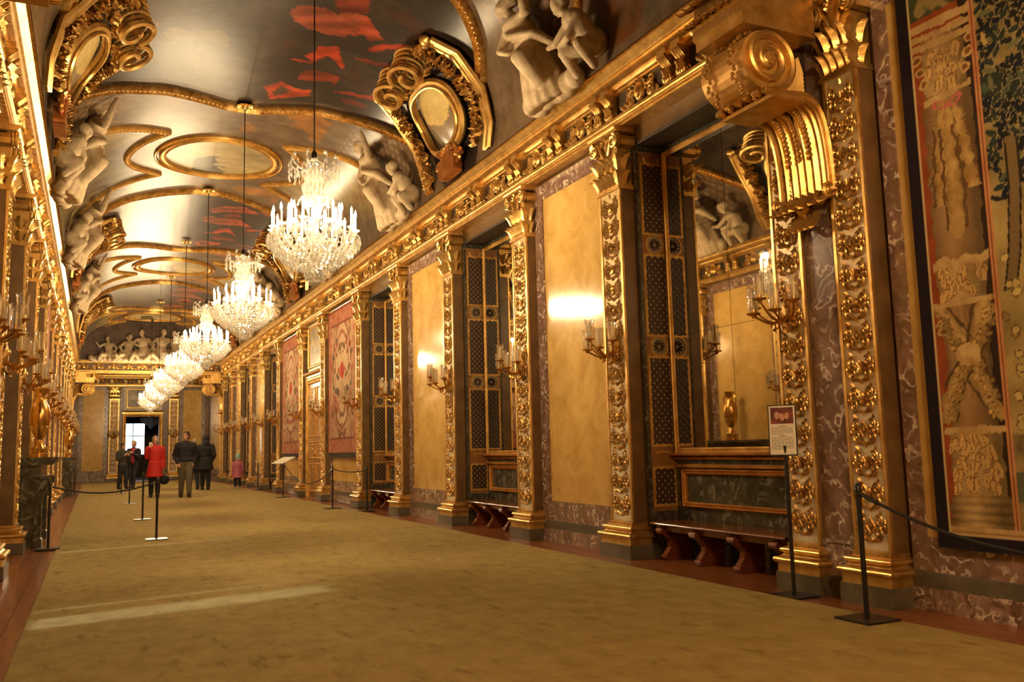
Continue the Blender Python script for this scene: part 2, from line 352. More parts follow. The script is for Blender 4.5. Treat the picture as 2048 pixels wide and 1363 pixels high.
col *= .62
vv = np.stack([np.broadcast_to(vx, S2.shape), Y2, np.broadcast_to(vz, S2.shape)], -1).reshape(-1, 3)
ii = np.arange(NY-1)[:, None]*NS + np.arange(NS-1)[None]
fq = np.stack([ii, ii+1, ii+1+NS, ii+NS], -1).reshape(-1, 4)
def grid_mesh(name, v, f, c, m, smooth=True):
    me = bpy.data.meshes.new(name); me.vertices.add(len(v)); me.vertices.foreach_set('co', v.astype(np.float32).ravel())
    me.loops.add(f.size); me.loops.foreach_set('vertex_index', f.astype(np.int32).ravel())
    me.polygons.add(len(f)); me.polygons.foreach_set('loop_start', (np.arange(len(f))*f.shape[1]).astype(np.int32))
    me.polygons.foreach_set('use_smooth', np.full(len(f), smooth)); me.update(calc_edges=True)
    if c is not None:
        ca = me.color_attributes.new('Col', 'FLOAT_COLOR', 'POINT'); ca.data.foreach_set('color', np.concatenate([c.reshape(-1, 3), np.ones((len(v), 1))], 1).astype(np.float32).ravel())
    me.materials.append(m); return me
VAULT = vcol_mat('painted_vault', rough=.27, sc=3.2, amt=.45, bmp=.0, spec=.16, scale=(.6,1.2,1))
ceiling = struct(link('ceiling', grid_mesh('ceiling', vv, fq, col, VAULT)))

# gilt mouldings that frame the painted fields: swept along the vault
def sweep_on_vault(name, pts, w=.13, h=.075, closed=False, parent=None, mat_=None, beads=True):
    """pts = (arc metres from the crown, y)"""
    P = np.array(pts, float)
    s = np.clip(P[:,0]*2/ARC, -1, 1); x, z, nx, nz = vault_at(s)
    c = np.stack([x, P[:,1], z], 1); nrm = np.stack([nx, np.zeros(len(P)), nz], 1)
    t = (np.roll(c, -1, 0)-np.roll(c, 1, 0)) if closed else np.gradient(c, axis=0)
    t /= np.linalg.norm(t, axis=1)[:, None]+1e-9; sd = np.cross(t, nrm)
    pr = [(-.5, 0), (-.5, .55), (-.36, .95), (-.2, .5), (.2, .5), (.36, 1.), (.5, .55), (.5, 0)]; k = len(pr); n = len(P)
    v = np.stack([c + sd*w*a + nrm*h*b for a, b in pr], 1).reshape(-1, 3)
    f = [(i*k+j, i*k+j+1, ((i+1) % n)*k+j+1, ((i+1) % n)*k+j) for i in range(n if closed else n-1) for j in range(k-1)]
    mb = MB().add(v, f)
    if beads:
        L = np.concatenate([[0], np.cumsum(np.linalg.norm(np.diff(c, axis=0), axis=1))]); nb = int(L[-1]/.085)
        for q in range(nb):
            l = (q+.5)*.085; b = [np.interp(l, L, c[:,i]) for i in range(3)]; nn = [np.interp(l, L, nrm[:,i]) for i in range(3)]
            mb.ell(np.array(b)+np.array(nn)*h*.5, (.032,.032,.032), 5, 4)
    return mb.build(name, mat_ or GOLDR, parent, True)
for yp in PAINT_Y:
    for sg in (-1, 1):
        a = np.linspace(-3.2, 3.2, 100)
        sweep_on_vault('painting_frame', [(q, yp+sg*band_g(abs(q))) for q in a], .17, .10, parent=ceiling)
for yo in OVAL_Y:
    a = np.linspace(0, 2*pi, 64, endpoint=False)
    sweep_on_vault('oval_frame', [(1.12*math.cos(q), yo+1.2*math.sin(q)) for q in a], .13, .07, True, ceiling, GOLDM, False)
    sweep_on_vault('oval_frame', [(1.26*math.cos(q), yo+1.34*math.sin(q)) for q in a], .05, .05, True, ceiling, GOLD, False)
    for sx in (-1, 1):
        pts = []
        for q in np.linspace(3.95, 1.1, 34): pts.append((sx*q, yo-1.35-.62*(q-1.1)))
        for q in np.linspace(-1.3, 1.3, 22): pts.append((sx*(1.15+.66*(1-(q/1.3)**2)), yo+q))
        for q in np.linspace(1.1, 3.95, 34): pts.append((sx*q, yo+1.35+.62*(q-1.1)))
        sweep_on_vault('side_panel_frame', pts, .12, .07, parent=ceiling, mat_=GOLDM)
# rosettes where the chandeliers hang
ros = MB()
for k in range(10):
    a = k*pi/5; ros.leaf((.03*math.cos(a), .03*math.sin(a), -.03), (math.cos(a), math.sin(a), .1), (0,0,-1), .16, .09, .25)
ros.lathe([(.07,0),(.07,-.05),(.04,-.09),(.0,-.10)], n=10); ros = ros.mesh('ceiling_rosette', GOLD, True)
for y in CH_Y[:6]: link('ceiling_rosette', ros, ceiling, (XC+.04, y, Z_CROWN-.03))

# end bays: flat ceilings, outer walls
for n_, (y0, y1) in enumerate(((Y_NEAR-.1, YB0+.12), (YB1+.32, Y_END+.1))):
    o = struct(MB().box(XL-.4, XR+.4, y0, y1, 5.55, 5.75).build('ceiling', noise_mat('end_bay_ceiling', [(.3, (.16,.09,.05)), (.7, (.32,.2,.11))], 2, rough=.5)))
struct(MB().box(XL-.4, XR+.4, Y_NEAR-.3, Y_NEAR, 0, 5.6).build('wall_near', YELLOW))
# lunette over the near beam (behind the camera's view) and the far lunette
def lunette(y0, y1, name):
    xs, z = _VX[::16], _VZ[::16]
    p = [(XC-HALF, Z_TOP-.1)]+[(x, zz+.03) for x, zz in zip(xs, z)]+[(XC+HALF, Z_TOP-.1)]; n = len(p)
    v = [(x, y0, zz) for x, zz in p]+[(x, y1, zz) for x, zz in p]
    mb = MB().add(v, [tuple(range(n)), tuple(range(2*n-1, n-1, -1))]+[(i, n+i, n+(i+1) % n, (i+1) % n) for i in range(n)])
    mb.box(XL-.4, XC-HALF+.25, y0+.02, y1, 5.0, 8.0); mb.box(XC+HALF-.25, XR+.4, y0+.02, y1, 5.0, 8.0)
    return struct(mb.build(name, noise_mat('lunette_ground', [(.3, (.07,.04,.028)), (.7, (.15,.09,.06))], 3, rough=.6)))
lunette(YB1+.1, YB1+.3, 'wall_lunette_far'); lunette(YB0-.1, YB0+.1, 'wall_lunette_near')

# side walls, cut into bays
def niche_bays():
    p = PYS; return [(p[1]+.23, p[2]-.23), (p[3]+.23, p[4]-.23), (p[5]+.23, p[6]-.23), (p[9]+.23, p[10]-.23), (p[11]+.23, p[12]-.23), (p[13]+.23, p[14]-.23)]
NB = niche_bays()
p = PYS
PB = [(p[2]+.23, p[3]-.23), (p[4]+.23, p[5]-.23), (p[10]+.23, p[11]-.23), (p[12]+.23, p[13]-.23)]
TB = [(p[6]+.23, p[7]-.23), (p[8]+.23, p[9]-.23)]
DB = (p[7]+.23, p[8]-.23)
def side_wall(name, sx):
    """sx=+1 right wall (inner face XR, room towards -x), -1 left wall"""
    X = XR if sx > 0 else XL; depth = .40 if sx > 0 else .75
    mb = MB(); xa, xb = (X, X+sx*.9)
    lo, hi = min(xa, xb), max(xa, xb)
    cuts = sorted(NB); y = Y_NEAR-.2
    for a, b in cuts:
        mb.box(lo, hi, y, a, 0, 5.6); y = b
        mb.box(lo, hi, a, b, 4.72, 5.6)
        if sx > 0: mb.box(X+depth, hi, a, b, 0, 4.72)
        else: mb.box(lo, lo+.3, a, b, 0, .9)
    mb.box(lo, hi, y, Y_END+.2, 0, 5.6)
    mb.box(lo, hi, Y_NEAR-.2, Y_END+.2, 5.6, 7.9)
    return struct(mb.build(name, BROWN))
wall_right = side_wall('wall_right', 1); wall_left = side_wall('wall_left', -1)
wall_far = struct(MB().box(XL-.4, 1.48, Y_END, Y_END+.3, 0, 5.6).box(3.08, XR+.4, Y_END, Y_END+.3, 0, 5.6).box(1.48, 3.08, Y_END, Y_END+.3, 3.33, 5.6).build('wall_far', BROWN))
struct(MB().box(XL-1.3, XR+1.3, YB0-1, YB1+1, 7.9, 8.1).build('ceiling_slab', BROWN))

def wall_frame(sx, y):         # local x = out of the wall into the room, local y along the wall
    return (XR, y, 0, pi) if sx > 0 else (XL, y, 0, 0)
# marble and scagliola facing: parts of the walls
trim_6 = struct(empty('trim_6')); trim_7 = struct(empty('trim_7')); trim_8 = struct(empty('trim_8'))
def facing(wall, sx, y0, y1, z_lo=.40, z_hi=4.86, ymat=None, bw=None):
    X = XR if sx > 0 else XL; q = -sx; L = y1-y0; c = (y0+y1)/2
    def bx(name, v0, v1, a, b, z0, z1, m):
        xa, xb = X+q*v0, X+q*v1
        o = MB().box(min(xa,xb), max(xa,xb), a, b, z0, z1).build(name, m, wall); return o
    bx('skirting_stone', 0, .10, y0, y1, 0, .16, MARBV); bx('skirting_moulding', 0, .075, y0, y1, .16, .27, GREYST); bx('marble_border', 0, .05, y0, y1, .27, .52, MARB)
    bw = bw or (.22 if L > 1.5 else .12)
    bx('marble_border', 0, .05, y0, y0+bw, .52, z_hi, MARB); bx('marble_border', 0, .05, y1-bw, y1, .52, z_hi, MARB); bx('marble_border', 0, .05, y0+bw, y1-bw, z_hi-.22, z_hi, MARB)
    bx('yellow_panel', 0, .03, y0+bw, y1-bw, .52, z_hi-.22, ymat or YELLOW)
for sx, wl in ((1, trim_6), (-1, trim_7)):
    for a, b in PB+TB: facing(wl, sx, a, b)
    facing(wl, sx, .6, PYS[0]-.23, bw=.13); facing(wl, sx, PYS[15]+.23, 48.9)
    if sx < 0: facing(wl, sx, *DB)
    for a, b in ((PYS[0]+.15, PYS[1]-.15), (PYS[14]+.15, PYS[15]-.15)):      # marble strip between the paired pilasters
        X = XR-.15 if sx > 0 else XL; 
        MB().box(X, X+.15, a, b, .45, 4.86).build('marble_strip', MARB, wl)
        X = XR-.19 if sx > 0 else XL
        MB().box(X, X+.19, a, b, .42, .45).build('marble_strip_ledge', MARBG, wl); MB().box(X+.01, X+.18, a, b, .16, .42).build('marble_strip_foot', MARBV, wl); MB().box(X, X+.19, a, b, 0, .16).build('marble_strip_plinth', GREYST, wl)

# entablatures
CONS = MB()      # scrolled console, local x out, z from 0 (frieze bottom) up
pr = [(0,.0),(.05,.0),(.09,.03),(.10,.07),(.08,.10),(.07,.14),(.09,.18),(.13,.22),(.16,.25),(.16,.28),(0,.28)]
CONS.prof_y(pr, -.05, .05)
for t_ in (-.028, 0, .028): CONS.tube([(.052,t_,.01),(.10,t_,.05),(.085,t_,.10),(.078,t_,.15),(.10,t_,.2),(.16,t_,.25)], .012, 5)
CONS.leaf((.09,0,.05), (.25,0,1), (1,0,.1), .14, .11, .25)
for sy in (-1, 1): CONS.tube([(x, sy*.055, z) for x, z in spiral((.055,.055), .045, .012, 1.3, 12, -pi/2)], .010, 4)
CONS_ME = CONS.mesh('console', GOLDR, True)
MED = MB()       # frieze relief: mask-like shell with scrolls
MED.ell((.02,0,.14), (.045,.085,.10), 10, 8); MED.ell((.05,0,.13), (.03,.05,.065), 8, 6)
for k in range(9):
    a = pi*(k/8); MED.leaf((.025,.07*math.cos(a),.14+.08*math.sin(a)), (.1,math.cos(a),math.sin(a)), (1,0,0), .075, .045, .3)
for sy in (-1, 1):
    MED.tube([(.025, sy*(.16+x), .10+z) for x, z in spiral((0,0), .075, .015, 1.6, 18, pi*.8, -1)], np.linspace(.018,.010,18), 5)
    MED.tube([(.025, sy*(.18+x), .20+z) for x, z in spiral((0,0), .05, .012, 1.4, 14, pi, 1)], np.linspace(.014,.008,14), 5)
    for q in range(3): MED.leaf((.02, sy*(.12+.06*q), .03), (.1, sy*.6, 1-.25*q), (1,0,0), .12, .06, .25)
MED_ME = MED.mesh('frieze_relief', GOLDR, True)
ENT = [(0,Z_ARC),(.195,Z_ARC),(.195,Z_ARC+.03),(.21,Z_ARC+.034),(.21,Z_ARC+.064),(.225,Z_ARC+.07),(.235,Z_ARC+.085),(.25,Z_FR-.01),(.25,Z_FR),(.15,Z_FR+.005),(0,Z_FR+.005)]
COR = [(0,Z_CO-.012),(.16,Z_CO-.012),(.19,Z_CO),(.19,Z_CO+.025),(.215,Z_CO+.035),(.235,Z_CO+.06),(.24,Z_CO+.08),(.30,Z_CO+.092),(.32,Z_CO+.10),(.32,Z_CO+.135),(.34,Z_CO+.14),(.345,Z_CO+.16),(.38,Z_CO+.185),(.42,Z_CO+.215),(.45,Z_CO+.22),(.45,Z_TOP),(0,Z_TOP)]
CBLK = MB().box(.14, .31, -.075, .075, Z_CO-.014, Z_CO+.06).mesh('cornice_block', GOLD)
def entablature(name, x0, y0, rz, L, spots, reliefs, label=None):
    r = struct(empty(name, (x0, y0, 0), rz))
    MB().prof_y(ENT, -L/2, L/2).build('architrave', GOLD, r)
    MB().box(0, .16, -L/2, L/2, Z_FR-.002, Z_CO+.002).build('frieze', DARK, r)
    MB().prof_y(COR, -L/2, L/2).build('cornice', GOLD, r)
    for s in spots:
        for dd in (-.12, .12): link('console', CONS_ME, r, (.15, s+dd, Z_FR)).scale = (1.1, 1.35, 1.08)
        for dd in (-.12, .12): link('cornice_block', CBLK, r, (0, s+dd, 0))
    for s in reliefs: link('frieze_relief', MED_ME, r, (.155, s, Z_FR)).scale = (1.3, 1.2, 1.14)
    return r
cons = []
for i in range(1, 14): cons += [PYS[i], (PYS[i]+PYS[i+1])/2]
cons += [PYS[14]]
rel = [(a+b)/2 for a, b in zip(cons[:-1], cons[1:])]
Lw = YB1-YB0; cw = (YB0+YB1)/2
entablature('trim_1', XR, cw, pi, Lw, [cw-c for c in cons], [cw-c for c in rel])
entablature('trim_2', XL, cw, 0, Lw, [c-cw for c in cons], [c-cw for c in rel])
# transverse beams on brackets: trim_3 near, trim_4 far (local x faces the camera side)
def beam(name, y, bottom):
    r = struct(empty(name, (XC, y, 0), -pi/2)); L = XR-XL+.4
    MB().prof_y([(-.5,bottom),(.0,bottom),(.0,bottom+.05),(.03,bottom+.06),(.03,bottom+.1),(.05,bottom+.11),(.05,bottom+.13),(0,bottom+.14),(-.5,bottom+.14)], -L/2, L/2).build('architrave', GOLD, r)
    MB().box(-.5, -.02, -L/2, L/2, bottom+.138, bottom+.44).build('frieze', BROWN, r)
    MB().prof_y([(-.5,bottom+.435),(0,bottom+.435),(.06,bottom+.46),(.06,bottom+.51),(.1,bottom+.54),(.1,bottom+.57),(-.5,bottom+.57)], -L/2, L/2).build('cornice', GOLD, r)
    n = 10
    for k in range(n):
        s = -L/2+.5+(k+.5)*(L-1.0)/n
        link('frieze_relief', MED_ME, r, (-.02, s, bottom+.142))
    return r
beam('trim_3', YB0, 5.0); beam('trim_4', YB1, 5.0)

e = entablature('trim_5', XC+.05, Y_END, -pi/2, XR-XL, [], [-2.6+.65*k for k in range(9)])
# ================================================================ PILASTERS
def add_scrollwork(mb, z0, z1, hw, x, seed=1, mods=9, r=.013):
    """gilt arabesque on a vertical field, mirrored about y=0; x = face height"""
    h = (z1-z0)/mods; k = hw/.2
    def sc(pts, rr=r, n=4): 
        for sy in (-1, 1): mb.tube([(x+.008, sy*y*k, z) for y, z in pts], rr, n, flat=1.0)
    for i in range(mods):
        b = z0+i*h; t = i % 3
        # S scrolls
        a = spiral((.095, b+h*.28), .054, .010, 1.35, 15, -pi*.75, 1); sc(a[::-1], np.linspace(.008, r, 15))
        a = spiral((.105, b+h*.66), .048, .009, 1.4, 15, pi*.75, -1); sc(a[::-1], np.linspace(.008, r, 15))
        a = spiral((.15, b+h*.48), .034, .008, 1.2, 10, pi, 1); sc(a, .009)
        sc([(.0, b+h*.02), (.05, b+h*.10), (.075, b+h*.18)], r)
        sc([(.075, b+h*.40), (.045, b+h*.48), (.06, b+h*.56)], r)
        if t == 0:
            pts = [(x+.012, .055*k*math.cos(q), b+h*.5+.06*math.sin(q)) for q in np.linspace(0, 2*pi, 5)]; mb.tube(pts, .013, 4)
            mb.ell((x+.006, 0, b+h*.5), (.016, .022*k, .026), 6, 4)
        elif t == 1:
            mb.ell((x+.004, 0, b+h*.55), (.026, .034*k, .04), 8, 6); mb.ell((x+.004, 0, b+h*.36), (.022, .03*k, .035), 6, 4)
            for sy in (-1, 1): mb.leaf((x, sy*.03*k, b+h*.6), (.1, sy*.8, .8), (1,0,0), .08, .04, .2)
        else:
            for q in range(5):
                a_ = pi*(.1+.8*q/4); mb.leaf((x, .015*math.cos(a_), b+h*.42), (.05, math.cos(a_)*.8*k, math.sin(a_)), (1,0,0), .09, .035, .15)
            mb.ell((x+.004, 0, b+h*.36), (.022, .04*k, .03), 6, 4)
        for sy in (-1, 1):
            mb.leaf((x, sy*.10*k, b+h*.83), (.05, sy*.6, .7), (1,0,0), .062, .036, .2); mb.leaf((x, sy*.08*k, b+h*.12), (.05, sy*.9, -.3), (1,0,0), .055, .034, .2)
            mb.leaf((x, sy*.17*k, b+h*.28), (.05, sy*.3, 1), (1,0,0), .052, .026, .2); mb.leaf((x, sy*.165*k, b+h*.72), (.05, sy*.3, -1), (1,0,0), .052, .026, .2)
        mb.leaf((x, 0, b+h*.93), (.03,0,1), (1,0,0), .065, .036, .2); mb.leaf((x, 0, b+h*.12), (.03,0,-1), (1,0,0), .05, .036, .2)
HW = .225
orn = MB(); add_scrollwork(orn, .46, 4.12, .195, .182, mods=15, r=.0105); ORN_ME = orn.mesh('shaft_ornament', GOLDR, True)
PL_ME = MB().box(0, .30, -.315, .315, 0, .15).mesh('plinth', GREYST)
def base_profile(mb, x1, hw, z0):
    """attic base wrapped round the three free sides of a pilaster"""
    prof = [(.10,0),(.10,.07),(.105,.07)]
    prof += [(.105+.028*math.sin(a), .095-.025*math.cos(a)) for a in np.linspace(.3, pi-.3, 6)] + [(.085,.125),(.075,.13),(.06,.145),(.06,.155)]
    prof += [(.065+.022*math.sin(a), .175-.02*math.cos(a)) for a in np.linspace(.3, pi-.3, 6)] + [(.045,.20),(.03,.205),(.03,.23),(.0,.25)]
    v = []; k = len(prof)
    for (px, py, dx, dy) in ((0, -hw, 0, -1), (x1, -hw, 1, -1), (x1, hw, 1, 1), (0, hw, 0, 1)):
        for o, z in prof: v.append((px+dx*o, py+dy*o, z0+z))
    f = [(c*k+i, (c+1)*k+i, (c+1)*k+i+1, c*k+i+1) for c in range(3) for i in range(k-1)]
    mb.add(v, f); return mb
BASE_ME = base_profile(MB(), .18, HW-.02, .15).mesh('base_moulding', GOLD)
sh = MB().box(0, .17, -HW, HW, .38, 4.2); SHAFT_ME = sh.mesh('shaft', BROWN)
GIVORY = noise_mat('gilt_ivory', [(.3, (.50,.34,.14)), (.7, (.70,.52,.26))], 5, rough=.4, metal=.2)
FIELD_ME = MB().box(.17, .178, -HW+.03, HW-.03, .40, 1.5).box(.17, .178, -HW+.03, HW-.03, 1.5, 4.18, 1).mesh('shaft_field', [IVORY, GIVORY])
ed = MB()
for sy in (-1, 1): ed.prof_y([(.165,.39),(.19,.39),(.19,4.19),(.165,4.19)], sy*(HW-.015)-.018, sy*(HW-.015)+.018)
EDGE_ME = ed.mesh('shaft_edge', GOLD)
cp = MB().box(0, .19, -.21, .21, 4.2, 4.82).box(0, .215, -.245, .245, 4.17, 4.20).box(0, .205, -.235, .235, 4.20, 4.225)
for r_, (z_, n_, L_) in enumerate(((4.22, 4, .22), (4.40, 3, .25))):
    for q in range(n_):
        y_ = (q-(n_-1)/2)*(.40/n_ if r_ == 0 else .13); cp.leaf((.19, y_, z_), (.18, y_*.2, 1), (1,0,0), L_, .125, .38, n=6)
    for sy in (-1, 1):
        cp.leaf((.10, sy*.21, z_), (0, sy*.18, 1), (0, sy, 0), L_, .13, .38, n=6); cp.leaf((.19, sy*.21, z_), (.15, sy*.15, 1), (1, sy, 0), L_, .10, .35, n=6)
for sy in (-1, 1):
    for xx in (.21, .245): cp.tube([(xx, sy*(.215+y), 4.735+z) for y, z in spiral((0,0), .085, .015, 2.0, 28, pi/2, -1)], np.linspace(.022,.012,28), 6)
    cp.tube([(.21, sy*.05, 4.60), (.22, sy*.10, 4.70), (.23, sy*.16, 4.80)], .02, 6); cp.ell((.24, sy*.215, 4.735), (.03,.022,.022), 6, 4)
    cp.tube([(.19-.19*t, sy*(.235), 4.735+.0*t) for t in (0, .5, 1)], .075, 8)
    cp.leaf((.21, sy*.17, 4.79), (.3, sy*.8, -.5), (1,0,.5), .16, .07, .2)
for q in range(7):
    a = 2*pi*q/7; cp.leaf((.24, .02*math.cos(a), 4.77+.02*math.sin(a)), (.2, math.cos(a), math.sin(a)), (1,0,0), .06, .04, .3)
cp.ell((.25,0,4.77), (.03,.025,.025), 6, 4)
cp.prof_y([(0,4.83),(.24,4.83),(.27,4.85),(.28,4.87),(.28,4.895),(0,4.895)], -.30, .30)
CAP_ME = cp.mesh('capital', GOLD, True)
def pilaster(loc, rz, label, group):
    r = empty('pilaster', loc, rz); tag(r, label, 'pilaster', group)
    link('plinth', PL_ME, r); link('base_moulding', BASE_ME, r); s = link('shaft', SHAFT_ME, r); link('shaft_field', FIELD_ME, s); link('shaft_edge', EDGE_ME, s)
    link('shaft_ornament', ORN_ME, s)['kind'] = 'stuff'; link('capital', CAP_ME, r); return r
# ================================================================ SCONCES
sb = MB()
sb.prism([(.075*math.cos(a)*(1+.25*math.cos(4*a)), -.02+.17*math.sin(a)*(1+.15*math.cos(4*a))) for a in np.linspace(0, 2*pi, 32, endpoint=False)], 0, .02)
sb.ell((.02,0,0), (.04,.06,.13), 10, 8); sb.ell((.05,0,.03), (.025,.035,.045), 8, 6)
for sy in (-1, 1):
    sb.tube([(.03, sy*(.07+y), .13+z) for y, z in spiral((0,0), .05, .01, 1.3, 12, pi)], .011, 5); sb.tube([(.03, sy*(.06+y), -.15+z) for y, z in spiral((0,0), .045, .01, 1.3, 12, pi, -1)], .011, 5)
for q in range(5): sb.leaf((.025, 0, -.12), (.1, .5*(q-2)*.5, -1), (1,0,0), .16, .06, .3)
SB_ME = sb.mesh('backplate', GOLDR, True)
ARMS = [(-.24,.16,.02), (-.13,.27,-.05), (0,.31,.06), (.13,.27,-.05), (.24,.16,.02)]
def arm_mesh(ay, ax, dz):
    m = MB(); t = np.linspace(0, 1, 12)
    m.tube([(.03+ax*q, ay*q, -.06-.09*math.sin(pi*q)*(1-q*.3)+(dz+.04)*q*q) for q in t], np.linspace(.014,.009,12), 6)
    m.tube([(.03+ax*.45+.03*math.cos(a)*.8, ay*.45, -.135-.03+.03*math.sin(a)) for a in np.linspace(0, 5, 9)], .008, 4)
    m.lathe([(.012,-.03),(.02,-.01),(.055,.0),(.06,.012),(.02,.016),(.018,.045),(.0,.045)], (.03+ax, ay, dz-.01), 10)
    return m.mesh('arm', BRASS, True)
ARM_ME = [arm_mesh(*a) for a in ARMS]
SH_ME = MB().lathe([(.040,.0),(.047,.05),(.045,.13),(.052,.20),(.056,.215)], n=12).mesh('glass_shade', GLASS, True)
SH_ME.polygons.foreach_get  # keep reference
CA_ME = MB().lathe([(.013,0),(.013,.15),(.004,.155),(.003,.18)], n=8).mesh('candle', CANDLE, True)
def open_lathe(prof, n):
    m = MB(); m.lathe(prof, n=n); m.f = [q for q in m.f if len(q) == 4]; m.m = m.m[:len(m.f)]; return m
SH_ME = open_lathe([(.040,.0),(.047,.05),(.045,.13),(.052,.20),(.057,.215)], 12).mesh('glass_shade', GLASS, True)
def sconce(loc, rz, label, group):
    r = empty('candle_sconce', loc, rz); tag(r, label, 'sconce', group); link('backplate', SB_ME, r)
    for a, me in zip(ARMS, ARM_ME):
        o = link('arm', me, r); link('candle', CA_ME, o, (.03+a[1], a[0], a[2]+.03)); link('glass_shade', SH_ME, o, (.03+a[1], a[0], a[2]+.005))
    return r
ORD = ['first', 'second', 'third', 'fourth', 'fifth', 'sixth', 'seventh', 'eighth', 'ninth', 'tenth', 'eleventh', 'twelfth', 'thirteenth', 'fourteenth', 'fifteenth', 'sixteenth']
WHERE_R = ['beside the column tapestry at the right edge', 'at the near edge of the nearest mirror niche', 'between nearest mirror niche and nearest yellow panel', 'between nearest yellow panel and second mirror niche',
  'between second mirror niche and second yellow panel', 'between second yellow panel and third mirror niche', 'between third mirror niche and nearer pink tapestry', 'on the near side of the wooden double door', 'on the far side of the wooden double door',
  'at the far edge of the farther pink tapestry'] + ['on the right wall, %s beyond the farther tapestry' % k for k in ('second', 'third', 'fourth', 'fifth', 'sixth', 'seventh')]
for i, y in enumerate(PYS):
    pilaster((XR-.014, y, 0), pi, 'white pilaster with gilt arabesque ' + WHERE_R[i], 'pilasters along the right wall').scale = (1, .78 if i in (0, 1, 14, 15) else 1, 1)
    if i not in (0, 15): sconce((XR-.195, y, 2.38), pi, 'brass candle sconce with glass shades ' + WHERE_R[i], 'sconces along the right wall')
for i, y in enumerate(PYS):
    wh = 'on the left wall, %s from the near end' % ORD[i]
    pilaster((XL+.014, y, 0), 0, 'white and gilt pilaster ' + wh, 'pilasters along the left wall').scale = (1, .78 if i in (0, 1, 14, 15) else 1, 1)
    if i not in (0, 15): sconce((XL+.195, y, 2.38), 0, 'brass glass-shaded sconce ' + wh, 'sconces along the left wall')
for x_, wh in ((.91, 'left'), (3.79, 'right')):
    pilaster((x_, Y_END-.014, 0), -pi/2, 'white and gilt pilaster on the far end wall, %s of the doorway' % wh, 'pilasters of the far end wall')
    sconce((x_, Y_END-.195, 2.38), -pi/2, 'brass candle sconce on the far end wall, %s of the doorway' % wh, 'sconces of the far end wall')
for x0, x1 in ((-.75, .62), (4.08, 5.4)):
    bw = .2
    MB().box(x0, x1, Y_END-.05, Y_END, .0, .5).build('skirting_stone', MARBG, trim_8); MB().box(x0, x1, Y_END-.04, Y_END, .5, 4.86).build('marble_border', MARBG, trim_8)
    MB().box(x0+bw, x1-bw, Y_END-.05, Y_END, .55, 4.7).build('yellow_panel', YELLOW, trim_8)

# ================================================================ MIRROR NICHES (right) AND SHUTTERED WINDOWS (left)
NHW, ND = 1.17, .40
def lattice(w, z0, z1, name):
    """dark diagonal lattice on a gilt ground, in local (x along depth, z); lies in plane y=0 facing -y"""
    g = MB().box(-w/2, w/2, -.004, .004, z0, z1)
    m = MB(); st = .085; n = int((z1-z0)/st)+int(w/st)+2; hb = .0165
    for sg in (-1, 1):
        for k in range(-int(w/st)-2, n):
            # bar through (0 side) with slope sg : z = z0 + k*st + sg*(x+w/2)
            xa, xb = -w/2, w/2
            za, zb = z0+k*st+(0 if sg > 0 else w), z0+k*st+(w if sg > 0 else 0)
            # clip to z range
            pts = []
            def cl(xa, za, xb, zb):
                t0, t1 = 0., 1.; dz = zb-za
                for lo in (True, False):
                    lim = z0 if lo else z1
                    t = (lim-za)/dz
                    if (dz > 0) == lo: t0 = max(t0, t)
                    else: t1 = min(t1, t)
                return (t0, t1) if t1-t0 > .02 else None
            c = cl(xa, za, xb, zb)
            if c is None: continue
            A = np.array([xa+(xb-xa)*c[0], za+(zb-za)*c[0]]); B = np.array([xa+(xb-xa)*c[1], za+(zb-za)*c[1]])
            d_ = (B-A)/np.linalg.norm(B-A); p_ = np.array([-d_[1], d_[0]])*hb
            q = [A-p_, B-p_, B+p_, A+p_]
            v = [(a[0], -.012-(.002 if sg > 0 else 0), a[1]) for a in q]+[(a[0], -.003, a[1]) for a in q]
            m.add(v, [(0,1,2,3),(0,4,5,1),(1,5,6,2),(2,6,7,3),(3,7,4,0)])
    return g, m
LGR = noise_mat('lattice_ground', [(.3, (.24,.17,.08)), (.7, (.40,.30,.15))], 8, rough=.5)
LDK = mat('lattice_dark', (.050,.022,.012), .5)
LW = .25
SEC = [(3.66, 4.46), (2.48, 3.38), (1.24, 2.20), (.58, .96)]
LAT = []
for a, b in SEC:
    g, m = lattice(LW, a, b, 'lat'); LAT.append((g.mesh('lattice_ground', LGR), m.mesh('lattice', LDK)))
lf = MB()      # gilt inlay border and roundels of the reveal
for a, b in SEC:
    for x0, x1, z0, z1 in ((-LW/2-.03, -LW/2, a-.03, b+.03), (LW/2, LW/2+.03, a-.03, b+.03), (-LW/2, LW/2, a-.03, a), (-LW/2, LW/2, b, b+.03)): lf.box(x0, x1, -.010, 0, z0, z1)
for z in (3.52, 2.34):
    ring = [(.115*math.cos(q), -.008, z+.115*math.sin(q)) for q in np.linspace(0, 2*pi, 25)]; lf.tube(ring, .012, 5)
for z in (4.55, 1.13):
    ring = [(.10*math.cos(q), -.008, z+(-.10 if z > 3 else .02)*abs(math.sin(q))) for q in np.linspace(0, pi, 14)]; lf.tube(ring, .010, 5)
LF_ME = lf.mesh('inlay_border', GOLDM)
rs = MB().lathe([(.105,0),(.10,.006),(.0,.008)], n=20)
for k in range(10):
    a = k*pi/5; rs.leaf((.02*math.cos(a), .02*math.sin(a), .008), (math.cos(a), math.sin(a), .05), (0,0,1), .075, .035, .05, m=1)
ROS_ME = rs.mesh('roundel', [LGR, LDK])
RV_ME = MB().box(-.205, .205, 0, .04, .0, 4.72).mesh('reveal_slab', DARKM)
RV2_ME = MB().box(-.165, .165, -.003, 0, .5, 4.62).mesh('reveal_veneer', noise_mat('reveal_veneer', [(.3, (.20,.085,.025)), (.7, (.34,.16,.05))], 5, rough=.35))
MOULD = [(0,0),(.0,.03),(.018,.045),(.03,.03),(.045,.03),(.055,.05),(.07,.035),(.07,0)]
